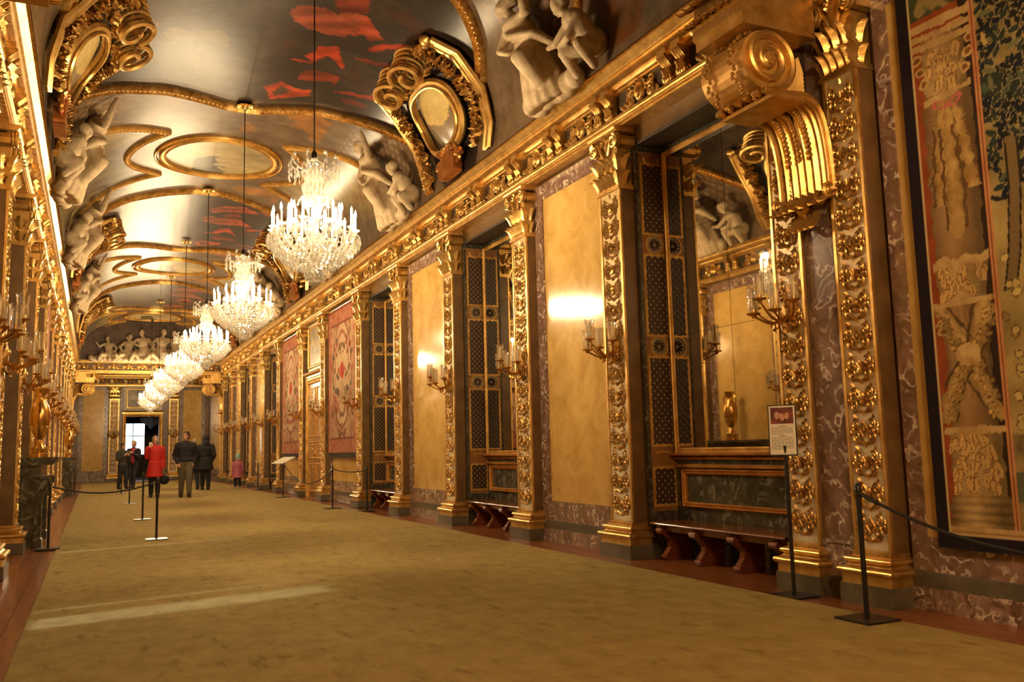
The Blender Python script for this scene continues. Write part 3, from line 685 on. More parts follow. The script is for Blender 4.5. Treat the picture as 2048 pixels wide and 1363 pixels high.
def niche(loc, rz, label, group):
    r = empty('mirror_niche', loc, rz); tag(r, label, 'niche', group)
    for sy in (-1, 1):
        # the reveal whose local -y faces the bay
        e = empty('reveal'); e.parent = r; e.location = (-ND/2, sy*(NHW-.045), 0); e.rotation_euler = (0, 0, 0 if sy > 0 else pi)
        link('reveal_slab', RV_ME, e); link('reveal_veneer', RV2_ME, e); link('inlay_border', LF_ME, e)
        for g, m in LAT: link('lattice_ground', g, e); link('lattice', m, e)['kind'] = 'stuff'
        for z in (3.52, 2.34):
            q = link('roundel', ROS_ME, e); q.location = (0, -.001, z); q.rotation_euler = (pi/2, 0, 0)
    link('back_panel', BK_ME, r); link('dado_moulding', DM_ME, r); link('mirror_frame', MF_ME, r); link('soffit', SO_ME, r)
    for i in range(2):
        for j in range(3): link('mirror_pane', MP_ME[j], r, (-ND+.06, -.50+1.0*i, 0))
    return r
BK_ME = MB().box(-ND, -ND+.04, -NHW, NHW, 0, 1.13).box(-ND, -ND+.04, -NHW, -1.0, 1.13, 4.72).box(-ND, -ND+.04, 1.0, NHW, 1.13, 4.72).box(-ND, -ND+.04, -1.0, 1.0, 4.55, 4.72).mesh('back_panel', DARKM)
fr = MB().frame((-1.0, 1.0, 1.19, 4.55), [(a, -ND+.04+b*1.0) for a, b in MOULD]); MF_ME = fr.mesh('mirror_frame', GOLDM)
dm = MB().frame((-.92, .92, .60, .90), [(a*.8, -ND+.04+b) for a, b in MOULD])
for z in (1.06, .97): dm.prof_y([(-ND+.04,z),(-ND+.08,z+.005),(-ND+.085,z+.02),(-ND+.07,z+.035),(-ND+.04,z+.04)], -NHW+.04, NHW-.04)
dm.prof_y([(-ND+.04,1.10),(-ND+.13,1.105),(-ND+.14,1.12),(-ND+.12,1.135),(-ND+.04,1.14)], -NHW+.04, NHW-.04)
DM_ME = dm.mesh('dado_moulding', noise_mat('red_gilt_moulding', [(.3, (.42,.16,.035)), (.7, (.75,.38,.09))], 5, rough=.3, metal=.5))
SO_ME = MB().box(-ND, .0, -NHW, NHW, 4.68, 4.72).mesh('soffit', DARK)
MP_ME = [MB().box(0, .012, -.497, .497, a+.002, b-.002).mesh('mirror_pane', MIRROR) for a, b in ((1.19, 2.44), (2.44, 3.60), (3.60, 4.55))]
NW = ['nearest mirror niche with lattice reveals, behind the sign stand', 'second mirror niche with lattice reveals, between the two near yellow panels', 'third mirror niche with lattice reveals, beside the nearer pink tapestry',
      'mirror niche beside the farther pink tapestry', 'mirror niche between the two far yellow panels', 'last mirror niche before the far end']
BW_ = ['red-brown wooden bench in the nearest niche, behind the sign stand', 'red-brown wooden bench in the second niche', 'red-brown wooden bench in the third niche, beside the rope barrier', 'red-brown wooden bench beyond the farther pink tapestry', 'red-brown wooden bench in the niche between the far yellow panels', 'red-brown wooden bench in the last niche before the far end']
bs = MB().prof_y([(-.33,.365),(.06,.365),(.085,.375),(.09,.385),(.085,.395),(.06,.405),(-.33,.405)], -1.04, 1.04); SEAT_ME = bs.mesh('seat', WOODR)
ap = MB().box(-.30, .02, -1.0, 1.0, .31, .366).mesh('seat_rail', WOODR)
lg = MB(); lp = [(-.30,0),(.0,0),(.02,.03),(.0,.08),(-.05,.14),(-.05,.19),(.0,.24),(.06,.28),(.065,.33),(.03,.365),(-.30,.365)]
lg.prof_y(lp, -.035, .035); lg.tube([(.055,-.05,.315),(.055,.05,.315)], .035, 8); lg.tube([(.0,-.045,.04),(.0,.045,.04)], .03, 8); LEG_ME = lg.mesh('leg', WOODR)
for i, (a, b) in enumerate(NB):
    c = (a+b)/2
    niche((XR, c, 0), pi, NW[i], 'mirror niches of the right wall')
    r = empty('bench', (XR, c, 0), pi); tag(r, BW_[i], 'bench', 'benches in the mirror niches')
    link('seat', SEAT_ME, r); link('seat_rail', ap, r)
    for u in (-.88, -.3, .3, .88): link('leg', LEG_ME, r, (0, u, 0))
# left: deep window openings closed by shutters, one slit left open
SHUT = noise_mat('painted_shutter', [(.3, (.25,.2,.12)), (.7, (.36,.29,.18))], 4, rough=.5)
for i, (a, b) in enumerate(NB):
    r = struct(empty('window_%d' % (i+1), (XL, (a+b)/2, 0), 0)); h = (b-a)/2
    MB().box(-.75, -.52, -h-.01, h+.01, .86, .92).build('window_sill', MARBG, r)
    MB().box(-.64, -.55, -h-.01, h+.01, 0, .862).build('dado', DARKM, r)
    gaps = ((.08, .52), (.90, .96)) if i == 0 else (((.52, .64),) if i == 1 else ())      # slits left open between the shutters
    ed_ = [-h]+[g for q in gaps for g in q]+[h]; leafs = []
    for q in range(0, len(ed_), 2):
        a0, a1 = ed_[q], ed_[q+1]
        leafs += [(a0, a1)] if a1-a0 < .9 else [(a0, (a0+a1)/2), ((a0+a1)/2, a1)]
    for q, (y0, y1) in enumerate(leafs):
        s = MB().box(-.66, -.62, y0+.004, y1-.004, .92, 4.72).build('shutter', SHUT, r)
        if y1-y0 < .45: continue
        for z0, z1 in ((1.05, 2.1), (2.25, 3.4), (3.55, 4.55)): MB().frame((y0+.16, y1-.16, z0+.06, z1-.06), [(k_, -.62+b_*.5) for k_, b_ in MOULD]).build('shutter_moulding', SHUT, s)
    if gaps: MB().box(-.74, -.68, -h, h, 2.75, 4.72).build('sun_cutoff_panel', SHUT, r)  # unseen panel, added to end the sun streak partway across the floor
    w_ = MB()
    for y0, y1, z0, z1 in ((-h, -h+.07, .92, 4.72), (h-.03, h, .92, 4.72), (-.10, -.0, .92, 4.72), (-h, h, .92, .98), (-h, h, 4.66, 4.72), (-h, h, 2.9, 2.96)): w_.box(-.82, -.76, y0, y1, z0, z1)
    w_.build('window_frame', SHUT, r)
    MB().box(-.795, -.789, -h, h, .92, 4.72).build('pane', GLASS, r)
    for sy in (-1, 1):
        e = empty('reveal'); e.parent = r; e.location = (-.22, sy*(h-.0), 0); e.rotation_euler = (0, 0, 0 if sy > 0 else pi)
        link('inlay_border', LF_ME, e)
        for g, m in LAT: link('lattice_ground', g, e); link('lattice', m, e)

# ================================================================ BRACKETS UNDER THE BEAM ENDS
br = MB()
VC = (.80, 4.27)                                                     # volute centre (x out, z)
vol = [(VC[0]+rr*math.cos(a), VC[1]+rr*math.sin(a)) for a, rr in zip(np.linspace(-pi*.42, -pi*.42-2*pi*2.15, 70)[::-1], np.concatenate([np.linspace(.05, .27, 70)]))]
vol = vol                                                             # from eye to rim, ending near the bottom of the volute
foot = [(.78,4.005),(.70,3.99),(.62,3.985),(.50,4.0),(.42,4.0),(.33,3.95),(.28,3.86),(.245,3.72),(.225,3.55),(.215,3.38),(.21,3.26)]
_ff = np.array(foot); _tt = np.linspace(0, len(foot)-1, 60); foot_f = [(float(np.interp(t, range(len(foot)), _ff[:,0])), float(np.interp(t, range(len(foot)), _ff[:,1]))) for t in _tt]
for _ in range(6): foot_f = [foot_f[0]]+[((foot_f[i-1][0]+2*foot_f[i][0]+foot_f[i+1][0])/4, (foot_f[i-1][1]+2*foot_f[i][1]+foot_f[i+1][1])/4) for i in range(1, 59)]+[foot_f[-1]]
BWD = .29                                                             # half width along the wall
def band(mb, path, th, hw, grooves=5):
    P = np.array(path, float); t = np.gradient(P, axis=0); t /= np.linalg.norm(t, axis=1)[:, None]+1e-9; nr = np.stack([t[:,1], -t[:,0]], 1)
    ys = []; nseg = grooves*4
    for i in range(nseg+1):
        y = -hw+2*hw*i/nseg; edge = abs(y) > hw*.86
        ys.append((y, .022 if edge else .026*math.cos(i*pi/2)-.012))
    k = len(ys)+2; v = []
    for p_, n_ in zip(P, nr):
        for y, o in ys: v.append((p_[0]+n_[0]*o, y, p_[1]+n_[1]*o))
        for y in (hw, -hw): v.append((p_[0]-n_[0]*th, y, p_[1]-n_[1]*th))
    m_ = len(P); f = [(i*k+j, i*k+(j+1) % k, (i+1)*k+(j+1) % k, (i+1)*k+j) for i in range(m_-1) for j in range(k)]
    f += [tuple(range(k)), tuple((m_-1)*k+j for j in range(k-1, -1, -1))]
    mb.add(v, f)
band(br, vol, .035, BWD)
band(br, foot_f[::-1], .05, BWD, 7)
BR_BODY = br.mesh('scroll_band', GOLD, True)
be = MB()                                                             # volute eyes, edge fillets, beads
for sy in (-1, 1):
    yy_ = sy*(BWD+.003)
    be.tube([(x, yy_, z) for x, z in vol], np.linspace(.014,.030,70), 6); be.tube([(x-.012, yy_, z) for x, z in foot_f], .026, 6)
    be.tube([(.26+x, yy_, 3.26+z) for x, z in spiral((0,0), .07, .012, 1.6, 22, pi, 1)], .018, 6)
    be.ell((VC[0], yy_, VC[1]), (.075,.03,.075), 12, 6)
    for q in range(6):
        a = q*pi/3; be.ell((VC[0]+.04*math.cos(a), yy_+sy*.02, VC[1]+.04*math.sin(a)), (.02,.02,.02), 6, 4)
    be.ell((VC[0], yy_+sy*.025, VC[1]), (.02,.02,.02), 6, 4)
    # closed cheek of the volute
    be.lathe([(.26,0),(.26,.01),(0,.011)], (0,0,0), 24) if False else None
be.box(.46, .80, -BWD-.015, BWD+.015, 3.955, 3.99)
for row in (-.12, 0, .12):
    for q in range(14):
        tt = q/13; i0 = 4+tt*3.6; x = np.interp(i0, range(len(foot)), [a[0] for a in foot]); z = np.interp(i0, range(len(foot)), [a[1] for a in foot]); be.ell((x+.025, row, z-.02), (.022,.022,.022), 6, 4)
    for q in range(26):
        a = pi*.55+q*.075; x, z = VC[0]+.285*math.cos(a-pi*.35), VC[1]+.285*math.sin(a-pi*.35); 
for row in (-.15, .15):
    for q in range(40):
        a = -2.2+q*.105-.2; x, z = VC[0]+.275*math.cos(a), VC[1]+.275*math.sin(a); be.ell((x, row+.03*math.sin(q*1.3), z), (.017,.022,.017), 5, 4)
BR_EDGE = be.mesh('scroll_edge', GOLD, True)
bl = MB()
for q in range(7):
    yq = (q-3)*.075; bl.leaf((.23, yq, 3.28), (.5-.05*abs(q-3), yq*1.2, -1), (1,0,.3), .30-.02*abs(q-3), .15, .4, n=6)
for q in range(5):
    yq = (q-2)*.05; bl.leaf((.22, yq, 3.16), (.25, yq*1.6, -1), (1,0,.2), .30, .11, .25, n=6)
for sy in (-1, 1): bl.tube([(.27+x, sy*.2, 3.22+z) for x, z in spiral((0,0), .06, .01, 1.3, 14, pi)], .018, 5); 
bl.ell((.26,0,3.16), (.05,.07,.06), 8, 6)
BR_LEAF = bl.mesh('acanthus_drop', GOLD, True)
cheek = MB().lathe([(.262,-BWD),(.262,BWD)], n=28); 
cheek = MB()
a_ = np.linspace(0, 2*pi, 28, endpoint=False); vv_ = [(VC[0]+.25*math.cos(a), s*(BWD-.03), VC[1]+.25*math.sin(a)) for s in (-1, 1) for a in a_]
cheek.add(vv_, [tuple(range(28)), tuple(range(55, 27, -1))]+[(i, 28+i, 28+(i+1) % 28, (i+1) % 28) for i in range(28)]); CHEEK_ME = cheek.mesh('volute_cheek', GOLDM)
sp = MB().box(.13, .60, -.02, .02, 3.9, 4.55); SPAN = None
spg, spm = lattice(.56, 3.45, 4.52, 'sp')
# spandrel field behind the scroll, bounded by the curve of the bracket
spp = [(.135,3.30),(.135,4.54),(.60,4.54),(.56,4.30),(.60,4.10),(.44,4.02),(.33,3.97),(.26,3.88),(.20,3.74),(.165,3.57)]
v_ = [(x, s*.02, z) for s in (-1, 1) for x, z in spp]; n_ = len(spp)
SPA_ME = MB().add(v_, [tuple(range(n_)), tuple(range(2*n_-1, n_-1, -1))]+[(i, n_+i, n_+(i+1) % n_, (i+1) % n_) for i in range(n_)]).mesh('spandrel', LDK)
sl = MB()
poly = np.array([(x, z) for x, z in spp])
for k in range(34):                                                  # slanted gilt reeds on the spandrel
    c0 = 3.4+k*.037
    ts = np.linspace(0, 1, 40); xs_ = .17+.38*ts; zs_ = c0-.6+1.5*ts*.38/.5+.3
    ins = inpoly(xs_, zs_, [(.175,3.4),(.175,4.50),(.545,4.50),(.515,4.30),(.55,4.14),(.43,4.07),(.35,4.02),(.29,3.93),(.23,3.79),(.19,3.6)])
    idx = np.where(ins)[0]
    if len(idx) > 1:
        i, j = idx[0], idx[-1]
        for s in (-1, 1): sl.tube([(xs_[i], s*.024, zs_[i]), (xs_[j], s*.024, zs_[j])], .005, 4)
SPR_ME = sl.mesh('spandrel_reeds', GOLDM)
rz_ = MB().prof_y([(.30,4.53),(1.05,4.53),(1.05,4.60),(1.08,4.62),(1.08,4.70),(1.12,4.73),(1.12,4.78),(1.05,4.80),(1.05,5.0),(.30,5.0)], -.30, .30); RES_ME = rz_.mesh('bracket_block', GOLD)
rl = MB()
for q in range(7):
    for zz, L_ in ((4.98, .30), (4.82, .26)):
        yq = (q-3)*.085; rl.leaf((1.06, yq, zz), (.35, yq*.6, -1), (1,0,0), L_, .12, .45, n=5)
for sy in (-1, 1): rl.tube([(.82+x, sy*.31, 4.84+z) for x, z in spiral((0,0), .10, .015, 1.6, 20, 0)], .022, 6)
for sy in (-1, 1):
    for q in range(4): rl.leaf((.95-.03*q, sy*.30, 4.95-.05*q), (.6, 0, -1+.3*q), (0, sy, 0), .18, .08, .25)
RLF_ME = rl.mesh('block_leaves', GOLDR, True)
yn = (PYS[0]+PYS[1])/2+.07; yf = (PYS[14]+PYS[15])/2-.07
for (x, y, rz, lb) in ((XR, yn, pi, 'great gilt scroll bracket high on the right wall, beside the column tapestry'), (XL, yn, 0, 'gilt scroll bracket high on the left wall at the near end'),
                       (XR, yf, pi, 'gilt scroll bracket at the far end of the right wall'), (XL, yf, 0, 'gilt scroll bracket at the far end of the left wall')):
    r = empty('scroll_bracket', (x, y, 0), rz); tag(r, lb, 'bracket', 'scroll brackets under the end beams')
    b_ = link('scroll_band', BR_BODY, r); link('scroll_edge', BR_EDGE, b_); link('volute_cheek', CHEEK_ME, b_); link('acanthus_drop', BR_LEAF, r)
    face = 1 if rz else -1                                           # side that faces away from the hall's middle
    s_ = link('spandrel', SPA_ME, r, (0, .0, 0)); link('spandrel_reeds', SPR_ME, s_)
    k_ = link('bracket_block', RES_ME, r); link('block_leaves', RLF_ME, k_)
# ================================================================ TAPESTRIES
TAP = vcol_mat('woven_tapestry', rough=.9, sc=90, amt=.25, bmp=.35, spec=.15)
def cloth(name, W, H, nu, nw, paint, fold=.012, th=.015):
    """hanging cloth, local y across (0..W), z 0..H, x = out of the wall"""
    u = np.linspace(0, W, nu); z = np.linspace(0, H, nw); U, Z = np.meshgrid(u, z)
    X = .012 + fold*(1+np.sin(U*7.1+.6*Z)*.5+np.sin(U*3.1-.9*Z)*.5)*(1-.6*Z/H)
    c = np.clip(paint(U, Z), 0, 1)
    v1 = np.stack([X+th, U, Z], -1).reshape(-1, 3); v0 = np.stack([X, U, Z], -1).reshape(-1, 3); n = len(v1)
    ii = np.arange(nw-1)[:, None]*nu+np.arange(nu-1)[None]; q = np.stack([ii, ii+1, ii+1+nu, ii+nu], -1).reshape(-1, 4)
    rim = np.concatenate([np.arange(nu), np.arange(1, nw)*nu+nu-1, (nw-1)*nu+np.arange(nu-2, -1, -1), np.arange(nw-2, 0, -1)*nu]); r2 = np.roll(rim, -1)
    f = np.concatenate([q, q[:, ::-1]+n, np.stack([rim+n, r2+n, r2, rim], -1)[:, ::-1]])
    return grid_mesh(name, np.concatenate([v1, v0]), f, np.concatenate([c.reshape(-1, 3), c.reshape(-1, 3)*.3]), TAP)
C_ = lambda *a: np.array(a, float)
def disc(U, Z, u, z, a, b, rot=0):
    ca, sa = math.cos(rot), math.sin(rot); p = ((U-u)*ca+(Z-z)*sa)/a; q = (-(U-u)*sa+(Z-z)*ca)/b; return p*p+q*q
def paint_pink(U, Z, W, H, seed):
    r = random.Random(seed); n = fbm(U, Z, seed, 5, 4.); n2 = fbm(U, Z, seed+1, 4, 12.)
    c = lerp(C_(.46,.24,.13), C_(.62,.42,.24), n)
    c = lerp(c, C_(.34,.12,.07), np.clip((n2-.55)*3, 0, .8))
    cu = W/2
    m = disc(U, Z, cu, H*.55, W*.30, H*.36); c[m < 1] = lerp(C_(.58,.40,.22), C_(.74,.56,.34), n)[m < 1]; c[(m > .93) & (m < 1.07)] = C_(.30,.12,.06)
    m = disc(U, Z, cu, H*.55, W*.24, H*.28); c[(m > .9) & (m < 1.1)] = C_(.42,.16,.09)
    for k in range(46):                                           # figures and sprays, mirrored
        du, z = r.uniform(0, W*.36), r.uniform(H*.1, H*.92); a, b, rt = r.uniform(.04, .16), r.uniform(.03, .10), r.uniform(-1, 1)
        cc = r.choice([C_(.30,.07,.04), C_(.50,.14,.08), C_(.42,.26,.12), C_(.22,.12,.07), C_(.66,.46,.27), C_(.16,.13,.08)])
        for sg in (-1, 1):
            m = disc(U, Z, cu+sg*du, z, a, b, sg*rt)+(n2-.5)*.9 < 1; c[m] = cc*(.8+.4*n2[m])[:, None]
    for z, a, b in ((H*.56, .17, .22), (H*.70, .10, .14), (H*.42, .12, .3)):
        m = disc(U, Z, cu, z, a, b)+(n2-.5)*.7 < 1; c[m] = (C_(.56,.09,.05) if z > H*.5 and z < H*.6 else C_(.60,.40,.22))*(.75+.5*n2[m])[:, None]
    bd = np.minimum(np.minimum(U, W-U)/.26, np.minimum(Z/.40, (H-Z)/.40))
    bc = lerp(C_(.44,.12,.065), C_(.56,.22,.12), n2)
    mo = (np.sin(U*22+4*n)*np.sin(Z*19+5*n2) > .35); bc[mo] = lerp(C_(.50,.24,.12), C_(.58,.36,.19), n2)[mo]
    c[bd < 1] = bc[bd < 1]; c[(bd > .95) & (bd < 1.05)] = C_(.24,.09,.05); c[bd < .14] = C_(.30,.09,.05); c[Z < .07] = C_(.06,.045,.03)
    return c*np.array([.74,.68,.66])
def tapestry(x, y_hi, rz, W, z0, H, seed, lb, grp):
    r = empty('tapestry', (x, y_hi, z0), rz); tag(r, lb, 'tapestry', grp)
    link('cloth', cloth('cloth', W, H, 80, 150, lambda U, Z: paint_pink(U, Z, W, H, seed)), r)
    MB().tube([(.03, .0, H+.01), (.03, W, H+.01)], .018, 8).build('hanging_rod', BRASS, r)
    fr_ = MB()
    for k in range(int(W/.03)): fr_.box(.03, .04, k*.03+.004, k*.03+.02, -.06, .01)
    fr_ = fr_.build('fringe', mat('dark_fringe', (.045,.03,.02), .8), r); fr_['kind'] = 'stuff'
for (a, b), lb, sd in zip(TB, ('nearer', 'farther'), (31, 57)):
    tapestry(XR-.10, b-.16, pi, b-a-.32, 1.15, 3.66, sd, 'pink and cream figured tapestry on the right wall, %s of the two flanking the door' % lb, 'pink tapestries on the right wall')
    tapestry(XL+.10, a+.16, 0, b-a-.32, 1.15, 3.66, sd+5, 'dark red figured tapestry on the left wall, %s one' % lb, 'tapestries on the left wall')

def paint_column(U, Z):
    """U metres from the left border, Z metres above the lower edge (floor + .46)"""
    n = fbm(U, Z, 71, 5, 6.); n2 = fbm(U, Z, 72, 4, 24.); U0, z_true = U, Z+.46
    wq = (fbm(U, Z, 73, 3, 30.)-.5)*.022; U = np.where(U < .6, .365+(U-.365)*.83+wq, U); z = np.interp(z_true, [.46,.66,2.46,2.7,3.70,4.07,4.3,5.3], [.46,.66,2.46,2.6,3.53,3.87,4.07,5.07])+wq*.7; c = lerp(C_(.26,.050,.018), C_(.36,.085,.028), n2)          # red ground
    cx = .365; dx = U-cx
    def put(m, col, sh=None):
        col = np.broadcast_to(col, U.shape+(3,)) if np.ndim(col) == 1 else col
        if sh is not None: col = col*sh[..., None]
        c[m] = col[m]
    stone = lerp(C_(.30,.165,.065), C_(.46,.28,.12), n); lit = lerp(C_(.44,.27,.10), C_(.60,.41,.17), n2)
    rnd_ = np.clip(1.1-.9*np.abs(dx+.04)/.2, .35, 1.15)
    ac = random.Random(12)
    def acan(msk, za, zb, hw, n_):
        for k in range(n_):                                       # overlapping acanthus leaves, drawn from the top down
            zz = zb-(zb-za)*k/n_; uu = cx+ac.uniform(-hw, hw); b_ = np.clip(1.15-1.5*(uu-cx+.06), .45, 1.2)
            m_ = disc(U, z, uu, zz, .030, .060, (uu-cx)*2.5)+.5*(n2-.5); put((m_ < 1) & msk, C_(.56,.35,.12)*b_); put((m_ > .78) & (m_ < 1) & msk, C_(.22,.11,.04)); put((np.abs(U-uu) < .003) & (m_ < .6) & msk, C_(.22,.11,.04))
    # dark shadow strip to the right of the column
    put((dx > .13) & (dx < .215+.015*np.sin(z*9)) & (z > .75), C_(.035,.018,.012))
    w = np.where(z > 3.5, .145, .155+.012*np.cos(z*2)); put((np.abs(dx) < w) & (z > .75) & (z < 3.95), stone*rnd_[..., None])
    fl = np.abs(np.sin(dx*70)) ; put((np.abs(dx) < .14) & (z > 1.5) & (z < 2.15), stone*(rnd_*(.75+.3*fl))[..., None])
    # base mouldings and carved drum
    for z0, z1, ww in ((.60,.66,.215),(.66,.72,.195),(.72,.78,.205),(.78,.83,.18)): put((np.abs(dx) < ww) & (z > z0) & (z < z1), lit*np.clip(1.2-np.abs((z-(z0+z1)/2))*22, .35, 1)[..., None]*rnd_[..., None])
    m = (np.abs(dx) < .165) & (z > .83) & (z < 1.28); put(m, lit*rnd_[..., None])
    acan(m, .86, 1.24, .15, 24)
    put((np.abs(dx) < .19) & (z > 1.26) & (z < 1.31), lit)
    # crossed garlands
    for sg in (-1, 1):
        g = np.abs(dx-sg*(z-1.80)*.42-.02*np.sin(z*11)) ; m = (g < .055+.018*np.sin(z*38+dx*30)) & (z > 1.34) & (z < 2.2); put(m, lerp(C_(.34,.19,.055), C_(.58,.39,.14), n2)*np.clip(1.25-g*12, .4, 1.1)[..., None])
        e = (g > .055) & (g < .075) & (z > 1.34) & (z < 2.2) & (np.abs(dx) < .18); put(e, C_(.10,.055,.022))
    gl = random.Random(8)
    def garland(pts, wd, n_):
        P = np.array(pts); 
        for k in range(n_):
            t = gl.random()*(len(P)-1); i = int(t); p_ = P[i]+(P[min(i+1, len(P)-1)]-P[i])*(t-i); ox = gl.uniform(-wd, wd); b_ = 1-.55*(ox+wd)/(2*wd)
            m_ = disc(U, z, cx+p_[0]+ox, p_[1], .020, .013, gl.uniform(-1.5, 1.5)); put(m_ < 1, C_(.56,.36,.115)*b_*gl.uniform(.75, 1.2)); put((m_ > .8) & (m_ < 1.15), C_(.18,.09,.03))
    garland([(-.17,2.12),(-.13,1.95),(0,1.8),(-.08,1.6),(-.15,1.34)], .04, 130); garland([(.17,2.12),(.12,1.95),(0,1.8),(.10,1.62),(.16,1.36)], .04, 110)
    garland([(-.05,3.42),(-.09,3.1),(-.11,2.8)], .035, 70); garland([(0,3.42),(0,3.0),(.0,2.64)], .045, 100); garland([(.06,3.4),(.11,3.1),(.13,2.88)], .032, 60)
    m = disc(U, z, cx, 1.80, .08, .08) < 1+.5*(n2-.5); put(m, lerp(C_(.36,.20,.06), C_(.66,.45,.18), n2))
    # ring and carved cup
    put((np.abs(dx) < .18) & (z > 2.16) & (z < 2.20), lit); m = (np.abs(dx) < .15+.02*(z-2.2)/.25) & (z > 2.20) & (z < 2.46); put(m, lit*rnd_[..., None])
    acan(m, 2.22, 2.42, .14, 14)
    put((np.abs(dx) < .185) & (np.abs(z-2.46-.01*np.sin(dx*40)) < .025), lit)
    # hanging garlands under the ribbon
    for gx, z0, z1, ww in ((-.09, 2.78, 3.48, .045), (.0, 2.60, 3.46, .055), (.13, 2.85, 3.46, .045)):
        t = np.clip((3.5-z)/(3.5-z0), 0, 1); g = np.abs(dx-gx*(.35+.65*t)); put((g < ww*(.5+.5*t)+.012*np.sin(z*60)) & (z > z0) & (z < z1), lerp(C_(.34,.185,.05), C_(.56,.36,.12), n2)*np.clip(1.2-g*11, .4, 1.1)[..., None])
        e = (g > ww*.95) & (g < ww*.95+.02) & (z > z0) & (z < z1-.15) & (np.abs(dx) < .17); put(e, C_(.15,.075,.028))
    put(disc(U, z, cx, 2.62, .05, .06) < 1, C_(.46,.28,.09))
    put((np.abs(dx) < .165) & (np.abs(z-3.53-.12*dx) < .022), lit)
    for sg in (-1, 1): m_ = disc(U, z, cx+sg*.05-.0, 3.47, .055, .03, sg*.5); put((m_ > .35) & (m_ < 1), C_(.55,.14,.11))
    # capital
    put((np.abs(dx) < .14) & (z > 3.55) & (z < 3.86), lit*rnd_[..., None])
    acan((np.abs(dx) < .14) & (z > 3.55) & (z < 3.86), 3.57, 3.82, .13, 16)
    for sg in (-1, 1):
        for k in range(3):
            m_ = disc(U, z, cx+sg*(.14+.02*k), 3.66+.09*k, .035, .035); put(m_ < 1, C_(.56,.36,.13)); put(m_ < .3, C_(.22,.09,.03))
    for z0, z1 in ((3.88,3.93),(3.95,3.99),(4.01,4.07)): put((np.abs(dx) < .27) & (z+.05*dx > z0) & (z+.05*dx < z1), lit)
    put((U > .1) & (U < .58) & (z > 4.12), lerp(C_(.06,.07,.03), C_(.30,.22,.08), np.clip((n2-.45)*5, 0, 1)))
    # landscape field with foliage
    put(U > .635, lerp(C_(.22,.15,.05), C_(.50,.36,.13), np.clip(n*1.4-.2, 0, 1)))
    lf_ = random.Random(5); f_ = U > .64
    put(f_ & (z > 2.85) & (n > .55), C_(.030,.034,.026)); put(f_ & (z > 3.3) & (n2 > .72) & (n > .5), C_(.07,.10,.05))
    for k in range(120):
        zz = lf_.uniform(2.75, 4.3); uu = lf_.uniform(.66, 1.5); a0 = lf_.uniform(0, 6.28)
        for j in range(5):
            aa = a0+j*1.1; m_ = disc(U, z, uu+.05*math.cos(aa), zz+.05*math.sin(aa), .05, .02, aa); put(f_ & (m_ < 1.35), C_(.30,.23,.10)); put(f_ & (m_ < 1), lf_.choice([C_(.014,.015,.022), C_(.018,.017,.014), C_(.03,.04,.03)]))
    for k in range(60):
        zz = lf_.uniform(2.7, 4.4); uu = lf_.uniform(.66, 1.5); put(f_ & (disc(U, z, uu, zz, .055, .018, lf_.uniform(-1.4, 1.4)) < 1), lf_.choice([C_(.018,.022,.028), C_(.02,.02,.018), C_(.10,.12,.06), C_(.48,.34,.10), C_(.16,.15,.07)]))
    tr = np.abs(U-.72-.10*np.sin((z-2.2)*2.2)); put(f_ & (tr < .035) & (z > 2.2) & (z < 3.1), C_(.20,.13,.055)); put(f_ & (tr > .035) & (tr < .05) & (z > 2.2) & (z < 3.1), C_(.03,.02,.012))
    for k in range(110):
        zz = lf_.uniform(1.3, 2.6); uu = lf_.uniform(.66, 1.5); m_ = disc(U, z, uu, zz, .032, .028, lf_.uniform(-1, 1)); put(f_ & (m_ < 1), lf_.choice([C_(.60,.44,.15), C_(.50,.36,.12), C_(.26,.17,.06)])); put(f_ & (m_ > .8) & (m_ < 1.2), C_(.10,.06,.025))
    put(f_ & (z < 1.25), lerp(C_(.14,.10,.045), C_(.36,.25,.10), n2)); put(f_ & (z > .8) & (z < 1.0), C_(.11,.12,.07))
    # borders
    U, z = U0, z_true
    put((U > .595) & (U < .635) & (z > .56), lerp(C_(.50,.17,.06), C_(.62,.30,.12), n2)); put((np.abs(U-.615) < .005) & (z > .56), C_(.16,.06,.03))
    put((z < .62) & (U > .1), lit); put((np.abs(z-.585) < .006) & (U > .1), C_(.32,.16,.06))
    put((U > .10) & (U < .114), C_(.60,.43,.20)); put((U < .10) | (z < .555), C_(.018,.012,.016)); put((z >= .555) & (z < .565) & (U > .1), C_(.58,.42,.2))
    return c
def nt_u(n1, n2): return None
r = empty('tapestry', (XR-.06, 4.47, .46), pi); tag(r, 'large dark-bordered tapestry woven with a garlanded column, at the right edge', 'tapestry')
link('cloth', cloth('cloth', 1.55, 4.3, 180, 420, paint_column, fold=.010), r)

